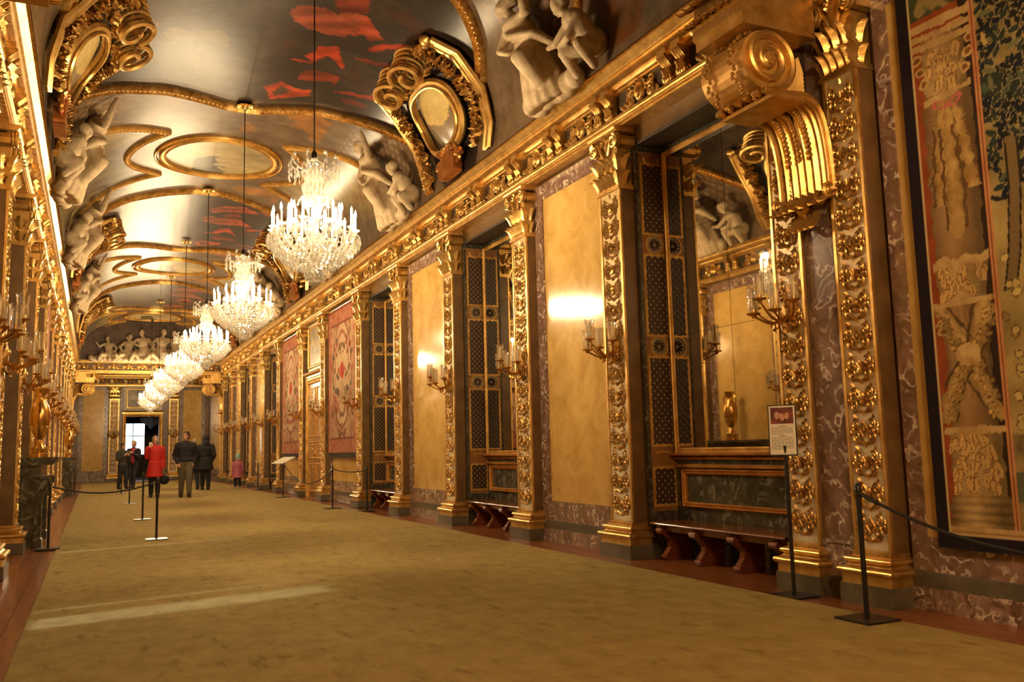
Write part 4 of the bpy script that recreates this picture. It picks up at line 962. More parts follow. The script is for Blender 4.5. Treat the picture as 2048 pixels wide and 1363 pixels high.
# ================================================================ DOORS
OVER = noise_mat('overdoor_painting', [(.3, (.10,.08,.05)), (.5, (.30,.22,.12)), (.7, (.50,.38,.2))], 3, rough=.4, dist=1.)
def door_set(root, hw, zt, depth, leaves=True, leafmat=None):
    MB().frame((-hw, hw, .0, zt), [(0,-.05),(0,.06),(.03,.08),(.08,.06),(.10,.10),(.15,.10),(.17,.05),(.17,-.05)]).build('door_frame', GOLDM, root)
    cz = zt+.17
    MB().prof_y([(0,cz),(.10,cz),(.10,cz+.05),(.13,cz+.06),(.18,cz+.09),(.2,cz+.14),(0,cz+.14)], -hw-.2, hw+.2).build('door_cornice', GOLD, root)
    t = MB().box(0, .03, -hw-.12, hw+.12, cz+.2, 4.84).build('overdoor_field', IVORY, root)
    MB().frame((-hw+.08, hw-.08, cz+.34, 4.70), [(a, .03+b) for a, b in MOULD]).build('overdoor_frame', GOLD, t); MB().box(.03, .036, -hw+.08, hw-.08, cz+.34, 4.70).build('overdoor_painting', OVER, t)
    if leaves:
        for sy in (-1, 1):
            l = MB().box(-.02, .03, 0 if sy > 0 else -hw, hw if sy > 0 else 0, .01, zt).build('door_leaf', leafmat, root)
            for z0, z1 in ((.15, .95), (1.05, 1.55), (1.65, zt-.75), (zt-.62, zt-.1)):
                MB().frame((min(sy*.12, sy*(hw-.1)), max(sy*.12, sy*(hw-.1)), z0+.05, z1-.05), [(a*.6, .03+b*.6) for a, b in MOULD]).build('door_panel_moulding', GOLD, l)
                o = MB()
                for q in range(3): o.ell((.035, sy*hw*.5, z0+.12+(z1-z0-.24)*q/2), (.015,.05,.05), 8, 4)
                o.build('door_carving', GOLDR, l, True)
            MB().lathe([(.0,-.09),(.015,-.07),(.012,0),(.015,.07),(0,.09)], (.06, sy*.06, 1.2), 8).build('handle', BRASS, l, True)
d1 = struct(empty('door_1', (XR-.02, (DB[0]+DB[1])/2, 0), pi))
door_set(d1, .90, 3.15, .1, True, noise_mat('honey_wood', [(.3, (.24,.10,.03)), (.7, (.42,.21,.07))], 4, rough=.3, scale=(6,6,1)))
d2 = struct(empty('door_2', (2.28, Y_END-.02, 0), -pi/2)); door_set(d2, .80, 3.3, .1, False)
# the room beyond the far door
dk = noise_mat('dim_room_wall', [(.3, (.05,.035,.03)), (.7, (.09,.06,.05))], 3, rough=.8)
rm = MB().box(-1.5, 6.5, 56.0, 56.2, 0, 5).box(-1.5, -1.3, 50.3, 56, 0, 5).box(6.3, 6.5, 50.3, 56, 0, 5).box(-1.5, 6.5, 50.3, 56.2, 5, 5.2).box(-1.5, 6.5, 50.2, 56.2, -.2, 0)
struct(rm.build('wall_beyond', dk))
wb = struct(empty('window_7', (2.05, 56.0, 0), -pi/2))
MB().box(.0, .02, -.62, .62, 1.35, 3.15).build('pane', emis('window_daylight', (.80,.93,1.0), 2.0), wb); MB().frame((-.62, .62, 1.35, 3.15), [(0,0),(0,.05),(.1,.06),(.12,0)]).build('window_frame', dk, wb)
MB().box(.02, .05, -.02, .02, 1.35, 3.15).box(.02, .05, -.62, .62, 2.4, 2.44).build('glazing_bar', dk, wb)

# ================================================================ MANTELS AND URNS (left)
mt = MB(); 
MANT_TOP = MB().prof_y([(0,1.16),(.54,1.16),(.56,1.18),(.60,1.21),(.62,1.23),(.62,1.27),(0,1.27)], -1.02, 1.02).mesh('mantel_shelf', DARKM)
MANT_BODY = MB().box(0, .40, -.95, .95, .98, 1.165).box(0, .34, -.95, -.62, 0, .985).box(0, .34, .62, .95, 0, .985).mesh('mantel_body', DARKM)
MANT_FIRE = MB().box(0, .04, -.62, .62, 0, .985).mesh('fireback', mat('soot_black', (.012,.010,.009), .9))
mj = MB(); pr = [(.34,0),(.44,0),(.44,.12),(.40,.14),(.40,.62),(.42,.72),(.48,.82),(.52,.90),(.52,.98),(.34,.98)]
mj.prof_y(pr, -.13, .13)
for q in range(5): mj.tube([(.41, -.10+.05*q, .14), (.41, -.10+.05*q, .62), (.43,-.10+.05*q,.74)], .016, 6)
mj.tube([(.47, -.14, .90), (.47, .14, .90)], .055, 10); MANT_JAMB = mj.mesh('fluted_jamb', DARKM)
u_ = MB().lathe([(.0,0),(.15,0),(.15,.05),(.12,.06),(.13,.12),(.08,.18),(.06,.24),(.09,.28),(.13,.36),(.165,.48),(.17,.60),(.14,.70),(.08,.78),(.075,.84),(.12,.90),(.13,.93),(.10,.95),(.0,.95)], n=20)
URN_BODY = u_.mesh('urn_body', BRASS, True)
uh = MB()
for s in (1,): uh.tube([(0, s*.12, .88), (0, s*.22, .84), (0, s*.24, .74), (0, s*.19, .66), (0, s*.16, .60)], .018, 6)
URN_H = uh.mesh('urn_handle', BRASS, True)
uf = MB()
for q in range(10):
    a = q*2*pi/10; uf.leaf((.08*math.cos(a), .08*math.sin(a), .30), (.5*math.cos(a), .5*math.sin(a), 1), (math.cos(a), math.sin(a), 0), .20, .08, .1)
    uf.leaf((.10*math.cos(a), .10*math.sin(a), .04), (.2*math.cos(a), .2*math.sin(a), 1), (math.cos(a), math.sin(a), 0), .15, .08, .2)
URN_L = uf.mesh('urn_leaves', GOLD, True)
for k, (a, b) in enumerate((PB[1], PB[2])):
    c = (a+b)/2; wh = ('nearer', 'farther')[k]
    r = empty('mantelpiece', (XL+.05, c, 0)); tag(r, 'dark green marble mantelpiece against the left wall, the %s one' % wh, 'mantelpiece', 'mantelpieces of the left wall')
    link('mantel_shelf', MANT_TOP, r); link('mantel_body', MANT_BODY, r); link('fireback', MANT_FIRE, r)
    for s in (-.78, .78): link('fluted_jamb', MANT_JAMB, r, (0, s, 0))
    if True:
        r = empty('urn', (XL+.36, c+.15, 1.27)); r.scale = (.85, .85, 1.12); tag(r, 'gilt bronze urn standing on the %s dark mantelpiece' % wh, 'urn', 'urns on the mantelpieces')
        link('urn_body', URN_BODY, r); link('urn_handle', URN_H, r); link('urn_handle', URN_H, r, None, pi); link('urn_leaves', URN_L, r)

# ================================================================ BARRIERS, SIGN, LECTERN
PB_ME = MB().box(-.15, .15, -.15, .15, 0, .014).mesh('base_plate', BLACK)
PP_ME = MB().lathe([(.018,.014),(.018,.86),(.024,.86),(.024,.90),(.012,.92),(0,.925)], n=10).mesh('post', BLACK, True)
PH_ME = MB().tube([(.02*math.cos(a), .02*math.sin(a), .84+.0*a) for a in np.linspace(0, 2*pi, 9)], .006, 4).mesh('rope_ring', BLACK, True)
def stanchion(x, y, lb, grp, z=.014):
    r = empty('stanchion', (x, y, z), 0); tag(r, lb, 'stanchion', grp); link('base_plate', PB_ME, r); link('post', PP_ME, r); link('rope_ring', PH_ME, r); return (x, y, z+.845)
def rope(a, b, sag, lb):
    a, b = np.array(a), np.array(b); d_ = (b-a)/np.linalg.norm(b-a); a = a+d_*.03; b = b-d_*.03
    t = np.linspace(0, 1, 21); P = [a+(b-a)*q-np.array([0,0,sag*4*q*(1-q)]) for q in t]
    o = MB().tube(P, .011, 8).build('barrier_rope', ROPE, None, True)
    r = tag(o, lb, 'rope', 'barrier ropes'); 
    for p_, q_, nm in ((P[0], P[1], 'end_cap'), (P[-1], P[-2], 'end_cap')): MB().tube([p_, p_+(q_-p_)*.9], .015, 8).build(nm, BLACK, r, True)
g_ = 'stanchions in the row down the left of the carpet'
s1 = stanchion(.88, 14.28, 'black rope stanchion on the carpet, nearest of the row', g_); s2 = stanchion(.90, 18.87, 'black rope stanchion on the carpet, second of the row', g_)
s3 = stanchion(.88, 25.4, 'black rope stanchion on the carpet, third of the row', g_); s4 = stanchion(.87, 32.3, 'black rope stanchion on the carpet, farthest of the row', g_)
s0 = stanchion(-.53, 13.85, 'black stanchion beside the nearer mantelpiece', None, 0.014)
s5 = stanchion(-.55, 33.0, 'black stanchion beside the farther mantelpiece', None, 0.014)
rope(s0, s1, .12, 'black barrier rope drooping from the nearer mantelpiece to the carpet row')
g_ = 'stanchions along the right wall'
t1 = stanchion(4.72, 19.1, 'black stanchion in front of the nearer pink tapestry', g_); t2 = stanchion(5.14, 17.9, 'black stanchion in front of the third bench', g_, 0.0)
t4 = stanchion(5.14, 31.3, 'black stanchion beyond the child in pink', g_, 0.0)
rope(t1, t2, .05, 'short black rope in front of the nearer pink tapestry')
n1_ = stanchion(4.81, 4.54, 'black stanchion at the right edge, in front of the column tapestry', g_); n2_ = stanchion(4.83, 1.6, 'black stanchion just outside the right edge of the view', g_)
rope(n1_, n2_, .30, 'black rope running right from the nearest stanchion')
# lectern
r = empty('lectern', (4.79, 25.0, .014), .4); tag(r, 'slim black lectern with a slanted white caption board before the door', 'lectern')
link('base_plate', PB_ME, r); MB().lathe([(.016,.014),(.016,1.0),(0,1.0)], n=8).build('post', BLACK, r, True)
b_ = MB().add([(-.20,-.28,.93),(.20,-.28,1.09),(.20,.28,1.09),(-.20,.28,.93),(-.20,-.28,.95),(.20,-.28,1.11),(.20,.28,1.11),(-.20,.28,.95)], [(0,3,2,1),(4,5,6,7),(0,1,5,4),(1,2,6,5),(2,3,7,6),(3,0,4,7)]).build('board', mat('caption_white', (.80,.74,.62), .5), r)
rope(t1, (4.79, 25.0, .95), .42, 'black rope drooping from the lectern past the tall double door'); rope((4.79, 25.0, .95), t4, .25, 'black rope running from the lectern to the far stanchion')
# information sign
r = empty('sign_stand', (5.115, 5.56, .0), 0); tag(r, 'tall black stand holding a white information sheet, before the nearest niche', 'sign')
MB().box(-.13, .13, -.15, .15, 0, .015).build('base_plate', BLACK, r)
MB().tube([(0,0,.012), (-.0,.0,1.20)], .017, 10).build('post', BLACK, r, True)
sg = empty('sign_board'); sg.parent = r; sg.location = (-.02, 0, 1.13); sg.rotation_euler = (0, -.10, -pi*.77)
MB().box(-.018, -.002, -.112, .112, -.01, .41).build('back_frame', BLACK, sg)
MB().box(-.002, .002, -.103, .103, 0, .40).build('paper', mat('paper_white', (.88,.84,.74), .55), sg)
def paint_photo(U, Z):
    n = fbm(U*8, Z*8, 91, 4, 5.); c = lerp(C_(.06,.012,.012), C_(.26,.05,.04), n)
    for u0, z0 in ((.05,.07),(.09,.06),(.13,.07)):
        m = disc(U, Z, u0, z0, .018, .03)+(n-.5)*1.2 < 1; c[m] = C_(.62,.34,.24)
    return c
u = np.linspace(0, .18, 50); z = np.linspace(0, .135, 38); U, Z = np.meshgrid(u, z)
ii = np.arange(37)[:, None]*50+np.arange(49)[None]; q = np.stack([ii, ii+1, ii+51, ii+50], -1).reshape(-1, 4)
PHM = vcol_mat('printed_picture', rough=.4, sc=60, amt=.1, bmp=0)
link('printed_picture', grid_mesh('printed_picture', np.stack([np.full(U.shape, .003), U-.09, Z+.252], -1).reshape(-1, 3), q, paint_photo(U, Z), PHM), sg)
tx = MB(); zz = .236; kk = 0
for blk, nl in ((1, 1), (0, 6), (1, 1), (0, 10)):
    for l in range(nl):
        if blk: tx.box(.0021, .0026, -.03, .03, zz-.005, zz)
        else:
            x0 = -.088; end = .088 if l < nl-1 else .02
            while x0 < end-.01:
                wd = rnd.uniform(.008, .026); tx.box(.0021, .0026, x0, min(x0+wd, end), zz-.0038, zz); x0 += wd+.005
        zz -= .0105
    zz -= .004
t_ = tx.build('printed_text', mat('print_grey', (.16,.13,.11), .6), sg); t_['kind'] = 'stuff'

# ================================================================ CHANDELIERS
CR = glassy('crystal_drop', (.96,.94,.90), .40, .08, .11)
def drop(mb, x, y, z, h=.075, r=.016):
    v = [(x, y, z), (x+r, y, z-h*.62), (x, y+r, z-h*.62), (x-r, y, z-h*.62), (x, y-r, z-h*.62), (x, y, z-h)]
    mb.add(v, [(0,1,2),(0,2,3),(0,3,4),(0,4,1),(5,2,1),(5,3,2),(5,4,3),(5,1,4)])
N_OUT, N_IN = 16, 10
RO, RI = .475, .29
rod = MB().lathe([(.009,1.56),(.009,4.22)], n=8).lathe([(0,1.50),(.035,1.52),(.035,1.58),(.012,1.62)], n=10).lathe([(.0,4.12),(.05,4.15),(.06,4.22)], n=10).mesh('hanging_rod', BLACK, True)
stem = MB().lathe([(.0,.02),(.07,.05),(.09,.14),(.03,.2),(.03,.42),(.07,.48),(.05,.6),(.035,.7),(.08,.86),(.10,.93),(.13,.97),(.06,1.02),(.055,1.08),(.10,1.16),(.115,1.26),(.075,1.36),(.10,1.42),(.12,1.45),(.04,1.5),(0,1.5)], n=14).mesh('glass_stem', CRYSTAL, True)
cw_ = MB()
for k in range(8):
    a = k*pi/4; ca, sa = math.cos(a), math.sin(a)
    cw_.tube([(r_*ca, r_*sa, z_) for r_, z_ in ((.08,1.38),(.16,1.36),(.24,1.41),(.29,1.47),(.28,1.52),(.25,1.52))], .010, 5)
    cw_.tube([(r_*ca, r_*sa, z_) for r_, z_ in ((.05,1.02),(.12,1.05),(.18,1.02),(.20,.96))], .009, 5)
    cw_.ell((.25*ca, .25*sa, 1.53), (.025,.025,.025), 6, 4)
CW_ME = cw_.mesh('crown_arms', CRYSTAL, True)
cd = MB()
for k in range(16):
    a = k*pi/8; ca, sa = math.cos(a), math.sin(a)
    for r_, z_, n_ in ((.29, 1.46, 3), (.22, 1.39, 2), (.12, 1.42, 2)):
        for j in range(n_): drop(cd, r_*ca, r_*sa, z_-.075*j, .08, .015)
    drop(cd, .13*ca, .13*sa, 1.22, .12, .018); drop(cd, .12*ca, .12*sa, 1.12, .10, .016)
CD_ME = cd.mesh('crown_drops', CR)
am = MB(); t = np.linspace(0, 1, 12)
am.tube([(.06+(RO-.06)*q, 0, .50-.16*math.sin(pi*q*.95)+.16*q*q) for q in t], .010, 5); am.lathe([(.01,-.02),(.05,.0),(.055,.012),(.015,.015),(.015,.05),(0,.05)], (RO, 0, .645), 10)
AO_ME = am.mesh('arm', CRYSTAL, True)
am = MB(); am.tube([(.04+(RI-.04)*q, 0, .62-.12*math.sin(pi*q*.9)+.13*q*q) for q in t], .010, 5); am.lathe([(.01,-.02),(.05,.0),(.055,.012),(.015,.015),(.015,.05),(0,.05)], (RI, 0, .735), 10)
AI_ME = am.mesh('arm', CRYSTAL, True)
CN_ME = MB().lathe([(.014,0),(.014,.11),(.006,.112)], n=8).mesh('candle', CANDLE, True)
FL_ME = MB().lathe([(.0,.0),(.011,.012),(.016,.04),(.011,.075),(.0,.105)], n=8).mesh('flame_bulb', FLAME, True)
bk = MB()
rk = nrs.rand(4000); ri = 0
for lev in range(9):                                               # basket: rings of drops from the wide rim to the bottom bowl
    tt = lev/8; rr = .50*(1-tt)**.75*(1 if lev else 1.02)+.075*tt+.02; z_ = .56-.36*tt**.8; n_ = max(10, int(2*pi*rr/.058))
    for k in range(n_):
        a = 2*pi*(k+.5*(lev % 2))/n_; drop(bk, rr*math.cos(a), rr*math.sin(a), z_+.02*(rk[ri]-.5), .085+.05*rk[ri+1]*(1-tt), .017); ri += 2
    bk.tube([(rr*math.cos(a), rr*math.sin(a), z_) for a in np.linspace(0, 2*pi, 33)], .005, 4)
for k in range(N_OUT):                                              # pendants under every outer drip pan
    a = 2*pi*(k+.5)/N_OUT
    for j in range(5):
        b_ = a+(j-2)*.055; drop(bk, RO*math.cos(b_), RO*math.sin(b_), .64, .11+.03*(j % 2), .014)
    b_ = a; drop(bk, (RO+.04)*math.cos(b_), (RO+.04)*math.sin(b_), .55, .15, .018)
for k in range(N_IN):
    a = 2*pi*k/N_IN
    for j in range(3): drop(bk, RI*math.cos(a+(j-1)*.09), RI*math.sin(a+(j-1)*.09), .73, .12, .014)
for lev in range(4):
    rr = (.10, .105, .09, .05)[lev]; n_ = 14-2*lev
    for k in range(n_):
        a = 2*pi*(k+.5*(lev % 2))/n_; bk.ell((rr*math.cos(a), rr*math.sin(a), .16-.045*lev), (.022,.022,.022), 6, 4)
BK_DR = bk.mesh('crystal_drops', CR)
CHW = ['largest and nearest crystal chandelier, hanging over the carpet', 'second crystal chandelier from the front', 'third crystal chandelier from the front', 'fourth crystal chandelier from the front', 'fifth crystal chandelier from the front', 'sixth crystal chandelier, last but one before the end wall', 'farthest crystal chandelier of the row, before the end wall']
CH_X, CH_Z = 2.25, 3.16
CAND_L = bpy.data.lights.new('candle_light', 'POINT'); CAND_L.energy = LAMP_W/6; CAND_L.color = LAMP_COL; CAND_L.shadow_soft_size = .035
CAND_N = bpy.data.lights.new('candle_light', 'POINT'); CAND_N.energy = LAMP_W/6*1.15; CAND_N.color = LAMP_COL; CAND_N.shadow_soft_size = .06
def chandelier(y, lb):
    r = empty('chandelier', (CH_X, y, CH_Z), rnd.uniform(0, .3)); tag(r, lb, 'chandelier', 'crystal chandeliers along the gallery')
    link('hanging_rod', rod, r); link('glass_stem', stem, r); c_ = link('crown', CW_ME, r); d_ = link('crown_drops', CD_ME, c_); d_['kind'] = 'stuff'
    d_ = link('crystal_drops', BK_DR, r); d_['kind'] = 'stuff'
    for n_, me, rr, zz, off in ((N_OUT, AO_ME, RO, .69, .5), (N_IN, AI_ME, RI, .78, 0)):
        for k in range(n_):
            a = 2*pi*(k+off)/n_; o = link('arm', me, r, (0,0,0), a)
            link('candle', CN_ME, o, (rr, 0, zz)); link('flame_bulb', FL_ME, o, (rr, 0, zz+.105))
    for q in range(6):
        a = 2*pi*(q+.25)/6; lo = bpy.data.objects.new('candle_light', CAND_L if y > 3 else CAND_N); COL.objects.link(lo); lo.parent = r; lo.location = (.40*math.cos(a), .40*math.sin(a), .90)
for y, lb in zip(CH_Y, CHW): chandelier(y, lb)
chandelier(-.1, 'crystal chandelier hanging in the near end bay, behind the viewer')
# a small chandelier in the room beyond the doorway
r = empty('chandelier', (2.85, 53.0, 2.75)); tag(r, 'unlit crystal chandelier seen through the far doorway', 'chandelier')
for me, nm in ((stem, 'glass_stem'), (CW_ME, 'crown'), (BK_DR, 'crystal_drops')):
    o = link(nm, me, r)
    if nm == 'crystal_drops': o['kind'] = 'stuff'
MB().lathe([(.012,1.5),(.012,2.25)], n=6).build('hanging_rod', BRASS, r)
# ================================================================ FUSED FIGURES (stucco and people)
def fuse(mb, name, material, vox=.02, smooth=2, parent=None, M=None, mesh_only=False):
    me = mb.mesh('tmp', material, True); o = bpy.data.objects.new('tmp', me); COL.objects.link(o)
    m = o.modifiers.new('r', 'REMESH'); m.mode = 'VOXEL'; m.voxel_size = vox; m.use_smooth_shade = True
    if smooth: s = o.modifiers.new('s', 'SMOOTH'); s.factor = .5; s.iterations = smooth
    dg = bpy.context.evaluated_depsgraph_get(); dg.update()
    ne = bpy.data.meshes.new_from_object(o.evaluated_get(dg)); ne.name = name
    bpy.data.objects.remove(o); bpy.data.meshes.remove(me)
    if not ne.materials: ne.materials.append(material)
    ne.polygons.foreach_set('use_smooth', np.ones(len(ne.polygons), bool))
    return ne if mesh_only else link(name, ne, parent)
V = lambda *a: np.array(a, float)
def limb(mb, pts, rad, n=10): 
    P = np.array(pts, float); m = 5*(len(P)-1)+1; t = np.linspace(0, len(P)-1, m)
    mb.tube(np.stack([np.interp(t, range(len(P)), P[:,i]) for i in range(3)], 1), np.interp(t, range(len(P)), rad), n)
    for p_, r_ in zip(P, rad): mb.ell(p_, (r_,)*3, 8, 6)
def hand(mb, wrist, d, palm_n, s=1.0, curl=.5):
    """palm, four fingers and a thumb; d = pointing direction, palm_n = palm normal"""
    d = V(*d)/np.linalg.norm(d); n = V(*palm_n); n -= d*np.dot(n, d); n /= np.linalg.norm(n); sd = np.cross(d, n); w_ = V(*wrist)
    Mx = np.stack([d, sd, n], 1); mb.ell(w_+d*.045*s, (.052*s,.042*s,.016*s), 8, 6, M=Mx)
    for k, L in enumerate((.070,.080,.076,.060)):
        b = w_+d*.085*s+sd*(k-1.5)*.021*s; p1 = b+d*L*.5*s+n*L*.15*curl*s; p2 = p1+d*L*.4*(1-.6*curl)*s+n*L*.5*curl*s
        mb.tube([b-d*.02*s, p1, p2], np.array([.010,.009,.007])*s, 6)
    b = w_+d*.03*s-sd*.038*s; mb.tube([b, b+d*.03*s-sd*.025*s, b+d*.06*s-sd*.025*s+n*.015*s], np.array([.012,.010,.008])*s, 6)
def head_mesh(mb, c, fwd, s=1.0):
    """c = head centre, fwd = facing (unit, horizontal)"""
    f = V(*fwd); f /= np.linalg.norm(f); u = V(0,0,1.) - f*f[2]; u /= np.linalg.norm(u); l = np.cross(u, f); Mx = np.stack([f, l, u], 1); c = V(*c)
    P = lambda a, b, z: c+f*a*s+l*b*s+u*z*s
    mb.ell(P(-.01,0,.02), (.095*s,.075*s,.105*s), 12, 10, M=Mx); mb.ell(P(.025,0,-.055), (.062*s,.055*s,.062*s), 10, 8, M=Mx)
    mb.ell(P(.095,0,-.018), (.018*s,.013*s,.028*s), 6, 5, M=Mx); mb.ell(P(.070,0,-.085), (.018*s,.02*s,.015*s), 6, 5, M=Mx)
    mb.ell(P(.078,0,-.055), (.012*s,.022*s,.008*s), 6, 4, M=Mx)
    for q in (-1, 1): mb.ell(P(-.01, q*.076, -.005), (.018*s,.010*s,.030*s), 6, 5, M=Mx); mb.ell(P(.075, q*.03, .022), (.012*s,.022*s,.008*s), 6, 4, M=Mx)
    return P, Mx
def stucco_woman(mb, o, sg=1):
    """standing draped woman with raised arm; o = foot point, local x out of the wall, y along, z up; sg mirrors y"""
    Q = lambda x, y, z: V(o[0]+x, o[1]+sg*y, o[2]+z)
    for z0, z1, r0, r1, dy in ((0,.55,.33,.25,.0),(.55,.95,.25,.21,.03)): mb.tube([Q(.0,dy,z0), Q(.03,dy+.03,z1)], [r0, r1], 14)
    mb.ell(Q(.06,.06,.98), (.20,.23,.20), 12, 8); mb.ell(Q(.06,.10,1.22), (.15,.19,.25), 12, 8); mb.ell(Q(.08,.12,1.42), (.15,.22,.13), 12, 8)
    limb(mb, [Q(.07,.15,1.50), Q(.08,.18,1.62)], [.07,.06]); head_mesh(mb, Q(.10,.22,1.74), (.5, sg*.8, .15), 1.12); mb.ell(Q(.02,.16,1.80), (.12,.11,.12), 8, 6)
    limb(mb, [Q(.08,-.07,1.45), Q(.22,-.30,1.34), Q(.20,-.34,1.72)], [.075,.065,.045]); limb(mb, [Q(.20,-.34,1.72), Q(.2,-.32,1.86)], [.045,.03])
    limb(mb, [Q(.08,.30,1.42), Q(.24,.36,1.14), Q(.30,.14,.98)], [.075,.06,.045])
    limb(mb, [Q(.10,-.08,.92), Q(.36,-.14,.78), Q(.28,-.18,.30)], [.15,.12,.09])
    for k in range(9):                                                   # drapery folds
        a = -1.2+.3*k; x, y = .30*math.cos(a), .30*math.sin(a); limb(mb, [Q(.05+x*.5,y*.6,1.0), Q(x*.95,y*.9,.5), Q(x*1.15,y*1.2,.03)], [.035,.05,.06], 6)
    limb(mb, [Q(.12,.30,1.40), Q(.25,.05,1.2), Q(.2,-.25,1.02), Q(.1,-.42,.7)], [.05,.06,.07,.05], 8)
def stucco_boy(mb, o, sg=1):
    Q = lambda x, y, z: V(o[0]+x, o[1]+sg*y, o[2]+z)
    mb.ell(Q(.06,0,.28), (.19,.20,.19), 10, 8); mb.ell(Q(.10,.06,.50), (.16,.17,.22), 12, 8); mb.ell(Q(.12,.14,.68), (.15,.18,.13), 10, 8)
    limb(mb, [Q(.14,.20,.76), Q(.15,.24,.84)], [.07,.06]); head_mesh(mb, Q(.16,.29,.92), (.4, sg*.8, -.3), 1.1); mb.ell(Q(.10,.24,.97), (.11,.11,.11), 8, 6)
    limb(mb, [Q(.14,.28,.66), Q(.26,.50,.52), Q(.22,.74,.56)], [.065,.055,.04]); limb(mb, [Q(.14,-.02,.66), Q(.32,.12,.46), Q(.30,.40,.44)], [.065,.055,.04])
    limb(mb, [Q(.10,.08,.25), Q(.30,.34,.34), Q(.22,.36,.02)], [.11,.09,.06]); limb(mb, [Q(.10,-.08,.22), Q(.32,-.06,.30), Q(.2,-.02,.0)], [.11,.09,.06])
def stucco_torso(mb, o, sg=1, s=1.0):
    Q = lambda x, y, z: V(o[0]+x*s, o[1]+sg*y*s, o[2]+z*s)
    mb.ell(Q(.05,0,.3), (.2*s,.26*s,.3*s), 10, 8); mb.ell(Q(.07,.04,.68), (.15*s,.2*s,.24*s), 10, 8); limb(mb, [Q(.08,.06,.88), Q(.09,.08,.98)], [.07*s,.06*s]); head_mesh(mb, Q(.1,.1,1.08), (.6, sg*.6, 0), 1.1*s)
    limb(mb, [Q(.08,.22,.82), Q(.16,.46,.66), Q(.14,.62,.88)], [.065*s,.055*s,.04*s]); limb(mb, [Q(.08,-.14,.82), Q(.2,-.34,.6), Q(.2,-.2,.4)], [.065*s,.055*s,.04*s])
    limb(mb, [Q(.1,.12,.25), Q(.34,.36,.25), Q(.26,.5,-.0)], [.12*s,.1*s,.07*s]); limb(mb, [Q(.1,-.12,.25), Q(.34,-.3,.25), Q(.2,-.55,.02)], [.12*s,.1*s,.07*s])
    for k in range(5): limb(mb, [Q(.15,-.3+.15*k,.4), Q(.2,-.5+.25*k,.02)], [.05*s,.07*s], 6)
w1 = MB(); stucco_woman(w1, (0,0,0)); WOM_ME = fuse(w1, 'draped_figure', STUCCO, .022, 2, mesh_only=True)
b1 = MB(); stucco_boy(b1, (0,0,0)); BOY_ME = fuse(b1, 'crouching_figure', STUCCO, .02, 2, mesh_only=True)
t1_ = MB(); stucco_torso(t1_, (0,0,0)); TOR_ME = fuse(t1_, 'seated_figure', STUCCO, .022, 2, mesh_only=True)
rk_ = MB()
for k in range(14): rk_.ell((.05+.1*rnd.random(), -.55+.085*k, .06+.08*rnd.random()), (.14,.13,.14), 7, 5)
ROCK_ME = fuse(rk_, 'rock_base', STUCCO, .03, 1, mesh_only=True)
ST_Y = [9.15, 15.45, 20.9, 27.6, 32.6, 39.4]
names = ['over the nearest yellow panel', 'over the second yellow panel', 'over the nearer pink tapestry', 'over the farther pink tapestry', 'beyond the middle of the vault', 'near the far end of the vault']
for i, y in enumerate(ST_Y):
    for sx in (1, -1):
        if sx < 0 and (i > 3 or i == 0): continue
        x = XC+sx*(HALF+.05)
        r = empty('stucco_figures', (x, y, Z_TOP-.03), pi if sx > 0 else 0); r.rotation_euler = (0, .40, pi if sx > 0 else 0)
        tag(r, 'pale stucco figure group on the %s cornice, %s' % ('right' if sx > 0 else 'left', names[i]), 'sculpture', 'stucco figures on the cornices')
        a = link('draped_figure', WOM_ME, r, (.0, .0, .0)); 
        b = link('crouching_figure', BOY_ME, r, (.02, (1.12 if sx > 0 else -1.12)*1, .03))
        fl = 1 if sx > 0 else -1
        a.scale = (1.15, -1.2*fl, .94 if i else .78); b.scale = (.88, -.88*fl, .88)
        link('rock_base', ROCK_ME, r, (.0, .1, -.02))
r = empty('stucco_figures', (XC, YB1-.06, 5.57), -pi/2); tag(r, 'pale stucco figure group in the lunette of the far end wall', 'sculpture')
for k, (u, s, m) in enumerate(((1.9,.9,1),(1.15,1.2,-1),(.45,1.25,1),(-.25,1.2,-1),(-.95,1.0,1),(-1.7,.9,-1))):
    o = link('seated_figure', TOR_ME, r, (.02, u, 0)); o.scale = (1, m*s, s)
for k in range(5): link('rock_base', ROCK_ME, r, (.02, -1.9+.95*k, -.05))

# ================================================================ CARTOUCHES ON THE HAUNCHES
def c_scroll(mb, cy, cz, r, sg, x=.12, wid=.10):
    pts = spiral((cy, cz), r, r*.25, 1.25, 26, pi*.9 if sg > 0 else pi*.1, -sg)
    for q in np.linspace(-wid, wid, 5): mb.tube([(x+q, a, b) for a, b in pts], .035 if abs(q) > wid*.8 else .022, 6)
cf = MB()
sq = lambda a, p=2.6: (np.sign(math.cos(a))*abs(math.cos(a))**(2/p), np.sign(math.sin(a))*abs(math.sin(a))**(2/p))
ringp = [(.10, .47*sq(a)[0], .46*sq(a)[1]) for a in np.linspace(0, 2*pi, 41)]
cf.tube(ringp, .05, 7); cf.tube([(.16, y*.93, z*.93) for _, y, z in ringp], .022, 6); FRAME_ME = cf.mesh('medallion_frame', GOLD, True)
cs_ = MB(); c_scroll(cs_, .27, .68, .27, 1, .14, .13); c_scroll(cs_, -.27, .68, .27, -1, .14, .13); CSC_ME = cs_.mesh('crest_scroll', GOLD, True)
cl = MB(); lr = random.Random(3)
